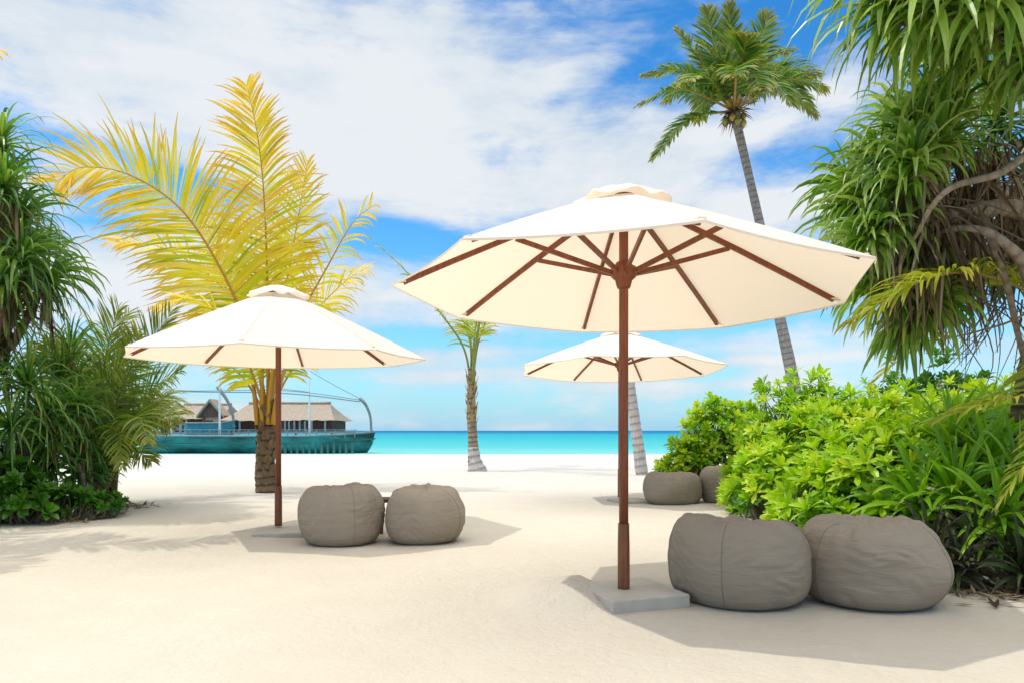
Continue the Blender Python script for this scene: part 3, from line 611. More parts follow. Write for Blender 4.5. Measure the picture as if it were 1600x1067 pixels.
# ------------------------------------------------------------------ left planting
b=P(-40,812,8.3); b[2]=0
root=thing('screw_pine','dark screw pine with long drooping strap leaves, its crown at the upper left edge','tree',b)
lm,dm,bk=MB(),MB(),MB()
heads=[(0,235,8.3,.0,1),(-70,215,8.6,-.4,1),(5,300,8.0,.3,.8),(25,350,8.4,.7,.6),(-30,335,7.9,0,.5),(30,410,8.0,.6,.3),(70,440,8.3,.8,.1),(5,450,7.9,.1,.2),(-70,390,8.1,-.6,.4),(20,330,9.0,.1,.8),(50,400,8.9,.8,.4),(-130,280,8.5,-.9,.6),(10,500,8.2,.3,.3)]
fork=b+np.array([.1,0,1.9]); tube(bk,[b-[0,0,.1],b+[.05,0,1],fork],[.13,.11,.11],12,n=24,bump=ringbump(8,.06,.07))
for (x,y,d,ax,az_) in heads:
    c=P(x,y,d); tube(bk,[fork,(fork+c)/2+[0,0,-.25],c],[.07,.05,.035],8,n=16)
    rosette(lm,c,(ax,-.15,az_+.35),n=64,L=.86,w=.021,grav=2.3,spread=(8,118),Lj=.4,fold=.5)
    for _ in range(2): straw_mass(dm,c-[0,0,.1],14,.6,.35,.016)
for a in (0,1.3,2.6,4.0,5.2): tube(bk,[b+[0,0,.7],b+[.25*math.cos(a),.25*math.sin(a),.3],b+[.38*math.cos(a),.38*math.sin(a),-.05]],[.03,.025,.025],6,n=8)
bk.build('trunk',M['bark'],root,smooth=True); lm.build('crown',M['panmid'],root); dm.build('dead_leaves',M['dead'],root)

def strap_clump(label,heads,mat,base,n=46,L=.9,w=.02,grav=1.3,name='strap_leaf_plant',stem=M['bark'],spread=(5,95),dead=10,tint=(0,1),seg=6):
    b=np.array(base,float); root=thing(name,label,'plant',b); lm,bk,dm=MB(),MB(),MB()
    for h in heads:
        c=np.array(h[:3]); ax=h[3:6] if len(h)>3 else (0,0,1)
        tube(bk,[b+rng.normal(size=3)*[.08,.08,0]-[0,0,.05],(b+c)/2+rng.normal(size=3)*.06,c],[.035,.028,.022],7,n=12)
        rosette(lm,c,ax,n=n,L=L,w=w,grav=grav,spread=spread,tint=tint,seg=seg)
        if dead: straw_mass(dm,c-[0,0,.05],dead,.5,.3,.012)
    bk.build('stem',stem,root,smooth=True); lm.build('leaves',mat,root)
    if dead: dm.build('dead_leaves',M['dead'],root)
    return root
def Hd(px,py,d,*ax): return (*P(px,py,d),*(ax or (0,-.2,1)))
strap_clump('dense dark green strap leaved clump at the left edge below the screw pine',[Hd(10,590,8.4,-.2,-.4,.8),Hd(45,610,8.2,.2,-.5,.7),Hd(-30,640,8.2,0,-.6,.6),Hd(20,670,8.1,0,-.7,.4),Hd(70,650,8.4,.4,-.5,.5),Hd(-60,580,8.6,-.3,-.2,1)],M['panmid'],(-6.0,8.35,0),n=56,L=.85,w=.015,grav=1.6)
strap_clump('dark green strap leaved plant between the edge clump and the bushy coconut seedling',[Hd(95,600,8.9,0,-.2,1),Hd(120,640,8.7,.3,-.5,.6),Hd(80,690,8.5,0,-.8,.4),Hd(130,690,8.9,.5,-.4,.3),Hd(110,560,9.2,.1,0,1)],M['panmid'],(-5.4,8.95,0),n=56,L=.72,w=.014,grav=1.5)
# young coconut
yb=P(165,788,9.9); yb[2]=0
root=thing('young_coconut','bushy young coconut palm with arching green fronds at the left planting edge','palm tree',yb)
lm,rm=MB(),MB()
def Y(*pts): return [yb+[0,0,.15]]+[P(x,y,9.9+z) for (x,y,z) in pts]
for pts,L_,up,g in ((Y((158,650,0),(165,560,0),(185,482,-.2)),.62,(0,-1,.3),.5),(Y((175,660,.1),(220,560,.2),(268,488,.2)),.55,(.1,-1,.4),.4),(Y((130,640,0),(110,560,-.2),(95,515,-.5)),.6,(0,-1,.4),.6),
    (Y((190,670,-.1),(235,610,-.3),(282,580,-.5)),.5,(0,-.8,.6),.7),(Y((195,700,-.3),(240,655,-.7),(282,650,-1.0)),.45,(0,-.6,.8),1.0),(Y((140,640,.2),(80,560,.3),(40,560,.2)),.6,(0,-.7,.7),.9),
    (Y((185,690,-.5),(215,650,-1.1),(230,690,-1.6)),.42,(0,-.5,.8),1.0),(Y((160,620,.6),(170,530,1.2),(200,490,1.6)),.6,(0,-1,.3),.6),(Y((200,680,.5),(250,620,1.1),(290,640,1.5)),.5,(0,-.4,1),1.0),
    (Y((150,690,-.5),(120,650,-1.1),(80,690,-1.5)),.45,(0,-.4,1),1.0),(Y((180,640,-.2),(205,570,-.5),(215,520,-.7)),.55,(0,-1,.4),.6),(Y((170,700,-.4),(185,670,-1.0),(190,730,-1.4)),.35,(0,-.3,1),1.0),(Y((185,700,-.2),(225,665,-.3),(270,665,-.4)),.5,(0,-.6,.8),1.1),(Y((175,700,0),(215,640,.1),(262,620,.2)),.5,(0,-.7,.7),.9),(Y((180,720,-.3),(205,700,-.6),(235,720,-.8)),.4,(0,-.5,.8),1.0),(Y((150,660,.3),(165,600,.5),(230,570,.6)),.55,(0,-.8,.6),.8),(Y((140,680,0),(110,620,0),(70,620,-.1)),.5,(0,-.7,.7),.9),(Y((140,650,-.4),(115,590,-.9),(70,540,-1.2)),.55,(0,-1,.4),.7),(Y((150,660,-.5),(165,600,-1.0),(200,560,-1.4)),.5,(0,-1,.4),.7),(Y((130,690,-.5),(90,660,-1.1),(40,680,-1.6)),.45,(0,-.6,.8),.9)):
    frond(lm,rm,pts,L=L_*1.1,n=84,w=.0155,up=up,ang=(66,28),grav=g,r0=.022,start=.22,seg=5)
lm.build('crown',M['palmgreen'],root); rm.build('leaf_stalks',M['petiole_green'],root,smooth=True)
bk=MB()
for k in range(15):
    a=k*2.4; c=yb+np.array([-.08+.22*math.cos(a)*(k/15)**.5,.12*math.sin(a),0]); tube(bk,[c-[0,0,.05],c+[.03*math.cos(a),0,.45],c+[.10*math.cos(a),.05*math.sin(a),.85]],[.05,.045,.03],7,n=10,bump=ringbump(k,.15,.05))
bk.build('trunk',M['husk'],root,smooth=True)

def shrub(label,mounds,mat,n_per,leafL=.17,leafW=.028,name='beach_shrub',core=True,nl=11,shell=.35,cat='shrub',seg=3,sprawl=.0,lowcut=.1,group=None,stems=26):
    """mounds: (x,y,rx,ry,top) ellipsoid domes carpeted with leaf rosettes"""
    m0=mounds[0]; root=thing(name,label,cat,(m0[0],m0[1],0),group); lm,bk=MB(),MB()
    for mi,(x,y,rx,ry,top) in enumerate(mounds):
        N=int(n_per*rx*ry*(1+top)); k=0
        for _ in range(N):
            a=rng.random()*2*math.pi; cz=rng.random()**.75; ph=math.asin(cz)
            lump=1+.16*noise.noise(Vector((math.cos(a)*2+x*3,math.sin(a)*2+y,cz*2.5)))+.10*noise.noise(Vector((math.cos(a)*6+x,math.sin(a)*6,cz*7)))
            dep=1-shell*rng.random()**1.8; q_=lump*dep
            p=np.array([x+rx*math.cos(ph)*math.cos(a)*q_,y+ry*math.cos(ph)*math.sin(a)*q_,lowcut+(top-lowcut)*cz*q_])
            # drop rosettes buried in a neighbouring dome
            bur=False
            for mj,(x2,y2,rx2,ry2,t2) in enumerate(mounds):
                if mj!=mi and ((p[0]-x2)/rx2)**2+((p[1]-y2)/ry2)**2+(p[2]/t2)**2<.45: bur=True
            if bur: continue
            out=norm(np.array([math.cos(a)*math.cos(ph)/rx,math.sin(a)*math.cos(ph)/ry,cz/top])); ax=norm(out*.8+np.array([0,0,.55])+rng.normal(size=3)*.28)
            b_,n_=basis(ax); i=np.arange(nl); aa=i*2.39996+rng.random()*6; u=(i+.5)/nl; th=np.radians(12+72*u)+rng.normal(size=nl)*.12
            rad=np.cos(aa)[:,None]*b_+np.sin(aa)[:,None]*n_; d=np.cos(th)[:,None]*ax+np.sin(th)[:,None]*rad
            s=np.cross(d,np.broadcast_to(ax,d.shape))+.12*rng.normal(size=d.shape); sc=(.75+.5*rng.random())
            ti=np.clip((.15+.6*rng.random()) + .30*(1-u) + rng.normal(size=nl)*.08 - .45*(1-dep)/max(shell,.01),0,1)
            strips(lm,p+ax*(.03*(1-u))[:,None],d,s,leafL*sc*(.65+.35*u)*(1+.12*rng.normal(size=nl)),leafW*sc*(.85+.3*rng.random(nl)),nseg=seg,
                   prof=np.interp(np.linspace(0,1,seg+1),[0,.3,.65,.9,1],[.25,.6,1,.8,.25]),grav=.45,fold=.28,tint=ti,curl=-.03)
            k+=1
            if k%4==0: tube(bk,[p,p-ax*.22-[0,0,.05]],[.006,.009],5,cap=False)
        for _ in range(stems):
            a=rng.random()*6.28; u=rng.random()**.5*.8; tp=np.array([x+rx*u*math.cos(a),y+ry*u*math.sin(a),top*(1-u*u)**.5*.85]); bt=np.array([x+rx*.5*u*math.cos(a+.4),y+ry*.5*u*math.sin(a+.4),-.03])
            tube(bk,[bt,(bt+tp)/2+rng.normal(size=3)*.08,tp],[.018,.012,.007],6,n=8)
    lm.build('leaves',mat,root); bk.build('stems',M['stem'],root,smooth=True); return root

strap_clump('low strap leaved plant hiding the stems at the foot of the left planting',[Hd(30,720,8.6,-.2,-.6,.6),Hd(80,735,8.6,.1,-.6,.6),Hd(120,740,8.9,.3,-.5,.7),Hd(60,690,8.8,0,-.5,.8),Hd(-20,720,8.4,0,-.5,.8),Hd(140,750,9.3,.3,-.4,.8)],M['pandark'],(-5.7,8.8,0),n=50,L=.62,w=.019,grav=1.3,dead=16)
# shrubs at the lower left
shrub('low broad leaved green shrub in the bottom left planting corner',[(-5.95,8.0,.55,.45,.75),(-5.6,8.05,.35,.3,.45)],M['shrubdark'],210,leafL=.17,leafW=.04)
shrub('small leafy ground plant in front of the strap leaved clumps',[(-5.25,8.35,.28,.25,.34)],M['shrubdark'],420,leafL=.13,leafW=.026,stems=8)
shrub('smallest low leafy plant, rightmost at the sandy edge of the left planting',[(-4.95,8.6,.22,.2,.22)],M['shrubdark'],420,leafL=.12,leafW=.024,stems=6)
# ------------------------------------------------------------------ hedge on the right, as separate shrubs
HG='bright green beach shrubs of the right hedge'
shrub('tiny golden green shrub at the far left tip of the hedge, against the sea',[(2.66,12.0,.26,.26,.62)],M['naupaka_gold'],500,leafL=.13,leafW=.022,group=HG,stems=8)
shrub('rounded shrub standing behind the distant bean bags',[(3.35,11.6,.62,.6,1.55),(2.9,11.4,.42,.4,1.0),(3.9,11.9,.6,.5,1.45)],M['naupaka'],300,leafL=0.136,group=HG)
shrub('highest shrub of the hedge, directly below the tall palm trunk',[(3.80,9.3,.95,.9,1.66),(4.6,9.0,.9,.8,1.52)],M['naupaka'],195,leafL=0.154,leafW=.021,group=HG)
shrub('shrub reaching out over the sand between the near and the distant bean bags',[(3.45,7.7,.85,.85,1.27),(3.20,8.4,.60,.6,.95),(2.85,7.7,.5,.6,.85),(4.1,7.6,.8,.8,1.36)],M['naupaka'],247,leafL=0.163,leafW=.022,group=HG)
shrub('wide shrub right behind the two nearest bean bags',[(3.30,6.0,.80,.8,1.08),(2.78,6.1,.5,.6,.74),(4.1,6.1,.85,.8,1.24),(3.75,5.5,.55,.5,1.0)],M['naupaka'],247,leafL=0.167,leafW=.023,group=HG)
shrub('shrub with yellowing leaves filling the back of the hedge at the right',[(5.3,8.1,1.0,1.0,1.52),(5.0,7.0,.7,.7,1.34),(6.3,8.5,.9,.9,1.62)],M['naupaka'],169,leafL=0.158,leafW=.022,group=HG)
shrub('mid green small leaved tree top poking out above the hedge near the right edge',[(5.75,9.4,.55,.6,2.02),(6.4,9.8,.6,.6,1.8),(5.2,9.6,.4,.5,1.75)],M['shrubdark'],170,leafL=.14,group=HG)  # leaves in the mid-green shrub colour throughout
# long-leaved lilies at the right edge
strap_clump('bright green long leaved lily at the right edge above the bronze leaves',[(*p,*a) for p,a in [((3.25,5.15,.55),(-.4,-.4,1)),((3.55,4.95,.62),(0,-.5,1)),((3.6,5.35,.75),(.0,-.3,1)),((3.1,5.35,.45),(-.6,-.3,.8)),((3.85,5.1,.7),(.2,-.4,1)),((3.35,4.85,.42),(-.2,-.8,.8)),((3.5,5.6,.9),(-.1,-.3,1))]],M['crinum'],(3.5,5.2,0),n=34,L=.62,w=.022,grav=.9,name='lily_plant',stem=M['stem'],dead=0,spread=(8,85))
strap_clump('low dark bronze leaved plant in the shade beside the second near bean bag',[(*p,*a) for p,a in [((3.02,4.75,.10),(-.3,-.4,.8)),((3.25,4.5,.12),(0,-.6,.8)),((3.45,4.35,.10),(.1,-.6,.8)),((3.2,4.85,.25),(-.3,-.3,1)),((3.5,4.65,.28),(0,-.5,1)),((3.7,4.4,.2),(.2,-.4,1)),((2.95,4.95,.2),(-.4,-.2,1)),((3.35,4.65,.18),(-.2,-.6,.8)),((2.9,4.78,.06),(-.7,-.5,.6)),((3.6,4.15,.06),(0,-.8,.6))]],M['bronze'],(3.35,4.7,0),n=30,L=.42,w=.017,grav=.8,name='bronze_lily',stem=M['stem'],dead=6,spread=(10,95))
# fallen leaf litter under the hedge
def litter(label,x0,x1,y0,y1,n):
    lm=MB(); x=x0+(x1-x0)*rng.random(n); y=y0+(y1-y0)*rng.random(n); z=np.array([ground_z(a,b) for a,b in zip(x,y)])+.008+.03*rng.random(n)
    a=rng.random(n)*6.28; d=np.stack([np.cos(a),np.sin(a),.25*rng.normal(size=n)],1); s=np.stack([-np.sin(a),np.cos(a),.3*rng.normal(size=n)],1)
    strips(lm,np.stack([x,y,z],1),d,s,.08+.1*rng.random(n),.012,nseg=2,prof=[.3,1,.2],grav=.1,fold=.2)
    o=lm.build('leaf_litter',M['dead'],None,kind='stuff'); o['label']=label; o['category']='leaf litter'
litter('dry fallen leaves on the sand under the right hedge',2.75,4.6,4.2,8.5,1800)
litter('dry fallen leaves on the sand under the left planting',-6.6,-4.9,8.0,10,900)

# ------------------------------------------------------------------ big screw pine on the right
b=np.array([4.55,4.9,0.]); root=thing('screw_pine','huge bright screw pine hanging over the hedge at the upper right','tree',b)
lm,ld,dm,bk,tw=MB(),MB(),MB(),MB(),MB()
fork=P(1800,430,4.9)
tube(bk,[b-[0,0,.1],b+[.05,0,1.2],fork],[.17,.14,.13],14,n=30,bump=ringbump(21,.06,.08))
fork2=P(1760,180,4.7); tube(bk,[fork,(fork+fork2)/2+[.05,0,0],fork2],[.12,.1,.09],12,n=20,bump=ringbump(22,.015,.07))
# the two pale limbs that cross the picture edge
tube(bk,[fork2,P(1620,235,4.5),P(1560,272,4.45),P(1490,292,4.5),P(1455,325,4.6),P(1432,368,4.75),P(1405,400,4.95)],[.07,.042,.031,.025,.021,.015,.007],12,n=60,bump=ringbump(23,.012,.06))
tube(bk,[fork,P(1640,440,4.7),P(1585,392,4.6),P(1540,362,4.6),P(1490,358,4.75),P(1450,372,5.0)],[.09,.062,.046,.034,.024,.012],12,n=50,bump=ringbump(24,.012,.06))
tube(bk,[P(1600,400,4.65),P(1622,480,4.6),P(1660,620,4.7)],[.05,.04,.04],9,n=20)
tube(bk,[P(1548,370,4.7),P(1572,440,4.8),P(1590,520,4.9),P(1612,600,5.0)],[.028,.022,.02,.02],8,n=24)
lowB=P(1470,340,4.95)
tube(bk,[fork,P(1600,330,5.2),lowB],[.09,.07,.05],10,n=20)
headsA=[(1460,20,4.3,-.5,.6),(1400,30,4.6,-.7,.5),(1540,10,4.2,-.1,.5),(1500,-60,4.2,-.3,.9),(1590,20,4.1,0,.5),(1430,-30,4.5,-.8,.5),(1640,-40,4.2,.2,.6),(1540,60,4.5,-.2,.4),(1470,40,4.6,-.6,.4),(1640,90,4.2,.1,.2),(1560,-120,4.5,0,1),(1400,-80,4.7,-.7,.8),(1580,130,4.7,.1,.2),(1500,110,4.9,-.4,.3),(1690,150,4.3,.4,.3)]
for (x,y,d,ax,az_) in headsA:
    c=P(x,y,d); tube(bk,[fork2,(fork2+c)/2+[0,0,.12],c],[.06,.045,.03],8,n=14)
    rosette(lm,c,(ax,-.25,az_+.25),n=54,L=.92,w=.026,grav=2.5,spread=(8,125),tint=(0,.95),fold=.55,Lj=.5)
headsB=[(1390,215,5.1,-.5,.9),(1345,255,5.2,-.9,.6),(1420,175,5.3,-.4,1),(1330,310,5.2,-1,.5),(1385,290,4.9,-.6,.3),(1310,340,5.3,-1,.3),(1365,360,5.0,-.7,.1),(1400,260,4.8,-.3,.5),(1440,230,4.9,0,.5),(1415,400,5.1,-.5,-.1),(1350,400,5.4,-.9,.0),(1450,170,5.2,0,.9),(1400,450,5.3,-.4,-.2),(1300,300,5.5,-1,.5),(1370,200,5.5,-.6,1),(1430,470,5.2,-.2,-.3),(1350,450,5.2,-.7,-.2),(1390,500,5.3,-.3,-.4),(1330,380,5.0,-.7,.1)]
for k,(x,y,d,ax,az_) in enumerate(headsB):
    c=P(x+32,y,d); tube(bk,[lowB,(lowB+c)/2+[0,0,.06],c],[.045,.035,.022],7,n=10)
    rosette(lm,c,(ax,-.25,az_+.2),n=56,L=.56,w=.020,grav=2.1,spread=(8,118),tint=(.0,1),fold=.55,Lj=.45)
# foliage at the back of the crown, its shade put into darker leaf colour
for (x,y,d) in [(1480,250,6.0),(1560,200,6.0),(1620,300,6.0),(1540,300,6.3),(1480,380,6.2),(1600,420,6.4),(1540,440,6.5),(1650,200,5.6),(1430,320,6.2),(1660,380,6.1)]:
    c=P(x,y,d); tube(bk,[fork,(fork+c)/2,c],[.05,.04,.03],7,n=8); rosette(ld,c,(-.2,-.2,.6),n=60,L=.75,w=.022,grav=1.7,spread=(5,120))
# skirts of dead leaves and aerial twigs
for (x,y,d,n_) in [(1440,300,4.95,60),(1470,350,4.9,70),(1420,370,5.0,60),(1450,400,5.1,70),(1500,400,5.2,50),(1530,300,5.3,60),(1580,330,5.4,60),(1500,260,5.2,50),(1560,400,5.5,24),(1440,430,5.2,40),(1420,300,4.9,40),(1510,330,5.0,60),(1550,240,5.2,50),(1600,280,5.4,50)]:
    straw_mass(dm,P(x,y,d),int(n_*.7),.6,.33,.011)
    for _ in range(7):
        p0=P(x+random.uniform(-40,40),y+random.uniform(-30,30),d+random.uniform(-.2,.3)); v=rng.normal(size=3)*[.28,.18,.2]-[0,0,.22]
        tube(tw,[p0,p0+v*.5+rng.normal(size=3)*.05,p0+v*1.2+rng.normal(size=3)*.08],[.009,.006,.003],5,n=8)
for _ in range(46):   # bare twigs against the sky
    p0=P(random.uniform(1480,1640),random.uniform(430,500),random.uniform(5.4,6.2)); v=np.array([random.uniform(-.35,.2),random.uniform(-.2,.2),random.uniform(-.75,-.25)])
    tube(tw,[p0,p0+v*.5+rng.normal(size=3)*.06,p0+v+rng.normal(size=3)*.08],[.007,.004,.002],5,n=8)
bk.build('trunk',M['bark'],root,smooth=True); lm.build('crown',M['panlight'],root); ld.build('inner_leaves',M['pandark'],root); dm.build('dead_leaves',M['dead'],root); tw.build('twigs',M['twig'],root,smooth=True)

# ---- small coconut palm at the right edge, arching frond over the hedge
cb=np.array([4.25,5.8,0.]); root=thing('edge_coconut','small coconut palm at the right edge whose frond arches left below the screw pine','palm tree',cb)
ctop=P(1632,468,5.6); t=MB(); tube(t,[cb-[0,0,.1],P(1594,690,5.7),P(1600,600,5.65),ctop],[.10,.075,.065,.06],12,n=50,bump=ringbump(30,.10,.07)); t.build('trunk',M['trunk_brown'],root,smooth=True)
lm,rm=MB(),MB()
def Q_(*pts): return [ctop]+[P(x,y,z) for (x,y,z) in pts]
frond(lm,rm,Q_((1570,440,5.2),(1500,426,4.8),(1420,448,4.5),(1335,500,4.3)),L=.50,n=80,w=.014,ang=(42,9),grav=.9,r0=.02,start=.15,tint=(.4,1))
frond(lm,rm,Q_((1585,500,5.2),(1520,520,5.4),(1430,545,5.8),(1360,600,6.2)),L=.22,n=40,w=.013,ang=(40,15),grav=.6,r0=.016,start=.55,tint=(.8,1))
frond(lm,rm,Q_((1640,560,4.9),(1610,610,4.6),(1540,630,4.5),(1450,660,4.5)),L=.32,n=50,w=.015,ang=(55,20),grav=.8,r0=.018,start=.25,tint=(.2,.9))
frond(lm,rm,Q_((1650,580,4.8),(1630,680,4.5),(1590,740,4.4),(1560,790,4.4)),L=.22,n=50,w=.015,ang=(55,20),grav=.8,r0=.018,start=.3,tint=(.2,.9))
frond(lm,rm,Q_((1700,380,5.6),(1800,400,5.5)),L=.4,n=50,w=.017,grav=1.2,r0=.02)
frond(lm,rm,Q_((1650,360,6.2),(1660,330,7.2)),L=.4,n=50,w=.017,grav=1.2,r0=.02)
frond(lm,rm,Q_((1600,400,6.2),(1560,420,6.9)),L=.4,n=50,w=.017,grav=1.2,r0=.02)
lm.build('crown',M['ltgreen'],root); rm.build('leaf_stalks',M['petiole_tan'],root,smooth=True)

# ------------------------------------------------------------------ boats and over-water villas
def hull_boat(x0,x1,cy,beam,zw,ztop,label,mat,bow_rise,name='wooden_boat',rail=True,mat2=None):
    root=thing(name,label,'boat',((x0+x1)/2,cy,zw)); n=40; m=14; V=[]
    for i in range(n+1):
        t=i/n; x=x0+(x1-x0)*t; b=beam/2*(min(1,(1-t)*4.5)**.7 if t>.6 else 1)*(min(1,t*6+.35)); b=max(b,.04)
        top=ztop+bow_rise*max(0,(t-.7)/.3)**2
        for j in range(m+1):
            a=math.pi*j/m; yy=-math.cos(a)*b; s=math.sin(a); zz=top-(top-zw+.3)*s**.5
            xx=x-(1.0-t*0)*0+ (0 if t<.8 else -(t-.8)/.2*s*1.1*(ztop-zw)*.6)
            V.append([xx,cy+yy,zz])
    i=np.arange(n)[:,None]*(m+1); j=np.arange(m)[None]; mb=MB(); mb.add(np.array(V),np.stack([i+j,i+j+1,i+m+2+j,i+m+1+j],-1)); mb.build('hull',mat,root,smooth=True)
    # rubbing strake and gunwale
    for zoff,r_,mt in ((.03,.09,M['greywood']),(-.55,.06,mat2 or mat)):
        for sgn in (-1,1):
            pts=[]
            for i in range(0,n+1,2):
                t=i/n; x=x0+(x1-x0)*t; b=beam/2*(min(1,(1-t)*4.5)**.7 if t>.6 else 1)*(min(1,t*6+.35)); pts.append([x,cy+sgn*max(b*(1.0 if zoff>0 else .97),.04),ztop+zoff+bow_rise*max(0,(t-.7)/.3)**2])
            s=MB(); tube(s,pts,r_,6); s.build('gunwale' if zoff>0 else 'strake',mt,root,smooth=True)
    d=MB(); box(d,((x0+x1)/2-.5,cy,ztop-.12),((x1-x0)*.78,beam*.8,.08)); d.build('deck',M['greywood'],root)
    return root
BD=60.0; wz=-.85
def bx(px,d=BD): return (px-800)/F*d
def bz(py,d=BD): return EYE+(HZ-py)/F*d
r1=hull_boat(bx(225),bx(586),BD,4.2,wz,bz(681),'long weathered teal wooden boat with a curved prow, moored at the edge of the beach',M['teal'],.35,mat2=M['teal_dark'])
s=MB(); tube(s,[(bx(581),BD,bz(690)),(bx(580),BD,bz(668)),(bx(578),BD,bz(648)),(bx(571),BD,bz(631)),(bx(562),BD,bz(622))],[.18,.17,.17,.20,.26],8,n=24,flat=.6); s.build('stem_post',M['greywood'],r1,smooth=True)
s=MB()
for k in range(19):
    px=300+k*14.6; s=MB(); tube(s,[(bx(px),BD-2.05,bz(682)),(bx(px),BD-2.05,bz(671))],.04,6); s.build('rail_post',M['greywood'],r1)
s=MB()
for yy in (671,676): tube(s,[(bx(292),BD-2.05,bz(yy)),(bx(566),BD-2.05,bz(yy))],.03,6)
s.build('rail',M['greywood'],r1)
for k in range(15):
    s=MB(); px=430+k*9.2; box(s,(bx(px),BD-2.0,wz+.1+.1*(k%3)),(.16+.05*(k%2),.16,1.3)); s.build('fender_post',M['teal_dark'],r1)
for px,y0 in ((482,576),(341,574),(265,572)):
    s=MB(); tube(s,[(bx(px),BD+.3,bz(680)),(bx(px),BD+.3,bz(626)),(bx(px),BD+.3,bz(y0))],[.10,.08,.05],7,n=8); s.build('mast',M['white'],r1,smooth=True)
s=MB()
for z_,pts in ((.05,[(270,611),(340,612),(420,613),(482,617),(562,627)]),(.035,[(240,606),(300,610),(420,609),(482,613),(560,624)]),(.03,[(482,578),(520,600),(562,622)]),(.03,[(341,576),(400,600),(482,612)])):
    tube(s,[(bx(a),BD,bz(b_)) for a,b_ in pts],z_,5,n=20)
s.build('rigging',M['rope'],r1)
r2=hull_boat(bx(290,65),bx(368,65),65,1.8,wz+.2,bz(661,65),'smaller blue boat with a tall curved prow in front of the gabled villa',M['bluepaint'],.3)
s=MB(); tube(s,[(bx(364,65),65,bz(690,65)),(bx(365,65),65,bz(665,65)),(bx(363,65),65,bz(645,65)),(bx(355,65),65,bz(625,65)),(bx(340,65),65,bz(604,65))],[.16,.17,.19,.22,.30],8,n=24,flat=.6); s.build('stem_post',M['greywood'],r2,smooth=True)

def villa(label,px0,px1,eave,ridge,floor,d,dep,hip=.25,wallm='wallbrown',wins=(),inset=.06):
    x0,x1=bx(px0,d),bx(px1,d); ze,zr,zf=bz(eave,d),bz(ridge,d),bz(floor,d); w_=x1-x0; root=thing('overwater_villa',label,'building',((x0+x1)/2,d,zf))
    ins=w_*hip; y0,y1=d-dep/2,d+dep/2; ym=d; n=26; mb=MB()
    A=np.array([[x0,y0,ze],[x1,y0,ze],[x1,y1,ze],[x0,y1,ze],[x0+ins,ym,zr],[x1-ins,ym,zr]])
    def patch(a,b_,c,e,nx=26,ny=10):
        V=[]
        for j in range(ny+1):
            for i in range(nx+1):
                u,v=i/nx,j/ny; p=(a*(1-u)+b_*u)*(1-v)+(e*(1-u)+c*u)*v
                p=p+np.array([0,0,-.10*math.sin(math.pi*v)+.06*noise.noise(Vector((p[0]*1.3,p[1]*1.3,p[2]*2)))+(.10*noise.noise(Vector((p[0]*3,p[1]*3,1))) if j==0 else 0)]); V.append(p)
        i=np.arange(ny)[:,None]*(nx+1); j=np.arange(nx)[None]; mb.add(np.array(V),np.stack([i+j,i+j+1,i+nx+2+j,i+nx+1+j],-1))
    patch(A[0],A[1],A[5],A[4]); patch(A[2],A[3],A[4],A[5]); patch(A[1],A[2],A[5],A[5],8); patch(A[3],A[0],A[4],A[4],8)
    mb.build('thatched_roof',M['thatch'],root,smooth=False)
    rd=MB(); tube(rd,[A[4]+[-.05,0,.05],A[5]+[.05,0,.05]],.16,8,n=12,bump=ringbump(5,.2,.4)); rd.build('ridge',M['thatch'],root,smooth=True)
    xi0,xi1=x0+w_*inset,x1-w_*inset; wy=y0+dep*.14
    wl=MB(); box(wl,((xi0+xi1)/2,d,(ze+zf)/2),(xi1-xi0,dep*.72,ze-zf)); wl.build('wall',M[wallm],root)
    fl=MB(); box(fl,((x0+x1)/2,d,zf-.12),(w_*1.02,dep*1.1,.2)); fl.build('floor',M['greywood'],root)
    for (a,b_,kind) in wins:
        xa,xb=bx(a,d),bx(b_,d); wn=MB(); hgt=(ze-zf)*.72; box(wn,((xa+xb)/2,wy-.05,zf+hgt/2+.12),(xb-xa,.08,hgt)); o=wn.build('window' if kind=='w' else 'door',M['darkglass'] if kind=='w' else M['wallbrown'],root)
        for xx in (xa,xb):
            f=MB(); box(f,(xx,wy-.07,zf+(ze-zf)/2),(.16,.12,(ze-zf)*.96)); f.build('frame',M['white'],o)
    nst=max(3,int(w_/2.5))
    for k in range(nst):
        st=MB(); x=x0+.3+(w_-.6)*k/(nst-1); tube(st,[(x,y0+.3,wz-.5),(x,y0+.3,zf-.2)],.14,7); st.build('stilt',M['wallbrown'],root)
    return root
villa('long grey thatched over-water villa behind the teal boat, right of the golden palm trunk',368,538,657,630,673,72,8,hip=.13,wins=((452,460,'w'),(466,474,'w'),(482,490,'w'),(380,392,'w'),(500,520,'d')),inset=.05)
villa('middle thatched over-water villa beneath the mast, joined to the pink gable',282,368,655,632,674,74,8,hip=.08,wins=((292,302,'w'),(304,312,'w')),inset=.05)
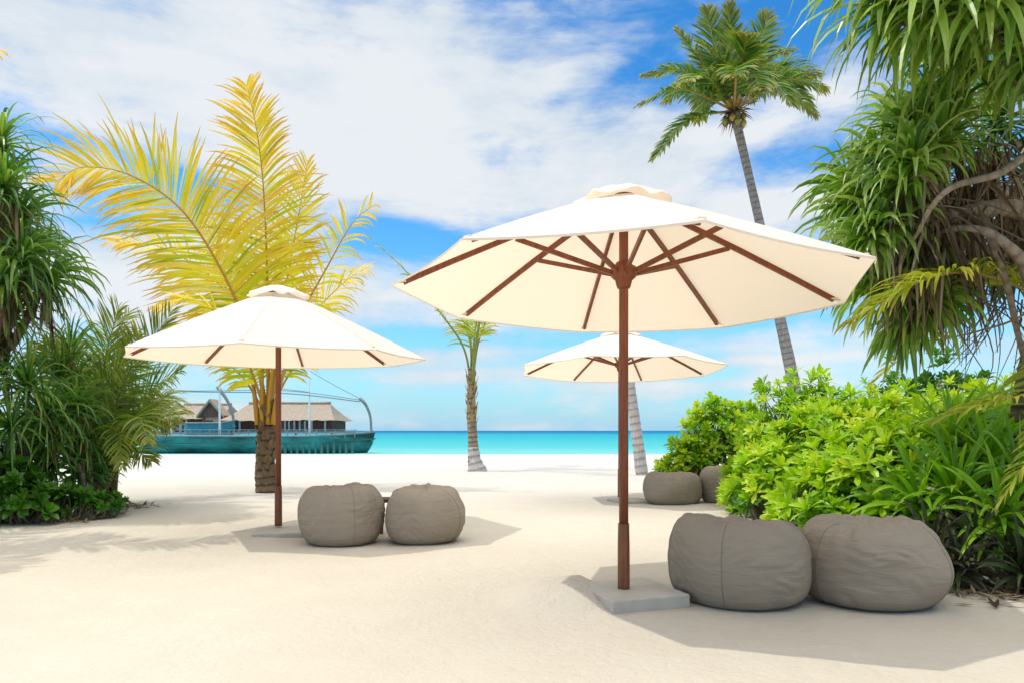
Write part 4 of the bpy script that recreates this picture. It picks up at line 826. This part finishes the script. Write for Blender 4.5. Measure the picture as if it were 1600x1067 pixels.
villa('leftmost thatched villa, dark walled and half hidden by the young coconut',212,292,648,628,668,76,9,hip=.2,wins=((250,262,'w'),))
# gabled porch
gd=69.0; root=thing('gabled_porch','small pink boarded gable end with dark triangle under its thatch, on the water','building',(bx(331,gd),gd,bz(672,gd)))
a,b_,ap=(bx(311,gd),bz(651,gd)),(bx(349,gd),bz(651,gd)),(bx(329,gd),bz(627,gd)); m=MB()
V=[[a[0],gd,a[1]],[b_[0],gd,b_[1]],[ap[0],gd,ap[1]],[ap[0],gd,ap[1]]]
yo=[0,5]; m.add([[a[0]-.15,gd-.3,a[1]-.1],[ap[0],gd-.3,ap[1]],[ap[0],gd+1.6,ap[1]],[a[0]-.15,gd+1.6,a[1]-.1],[b_[0]+.15,gd-.3,b_[1]-.1],[b_[0]+.15,gd+1.6,b_[1]-.1],
       [a[0]-.15,gd-.3,a[1]+.15],[ap[0],gd-.3,ap[1]+.28],[ap[0],gd+1.6,ap[1]+.28],[a[0]-.15,gd+1.6,a[1]+.15],[b_[0]+.15,gd-.3,b_[1]+.15],[b_[0]+.15,gd+1.6,b_[1]+.15]],
      [(0,1,2,3),(1,4,5,2),(6,9,8,7),(7,8,11,10),(0,6,7,1),(1,7,10,4)]); m.build('thatched_roof',M['thatch'],root)
m=MB(); m.add([[a[0],gd,a[1]],[b_[0],gd,b_[1]],[ap[0]+.01,gd,ap[1]-.1],[ap[0]-.01,gd,ap[1]-.1]],[(0,1,2,3)]); m.build('gable',M['wallbrown'],root)
m=MB(); box(m,(bx(332,gd),gd+.8,(bz(651,gd)+bz(674,gd))/2),(bx(348,gd)-bx(318,gd),1.4,bz(651,gd)-bz(674,gd))); m.build('wall',M['gable'],root)
m=MB(); box(m,(bx(326,gd),gd+.07,bz(664,gd)),(.7,.08,1.0)); m.build('window',M['darkglass'],root)
for px in (318,346):
    m=MB(); tube(m,[(bx(px,gd),gd,wz-.5),(bx(px,gd),gd,bz(651,gd))],.12,7); m.build('post',M['wallbrown'],root)
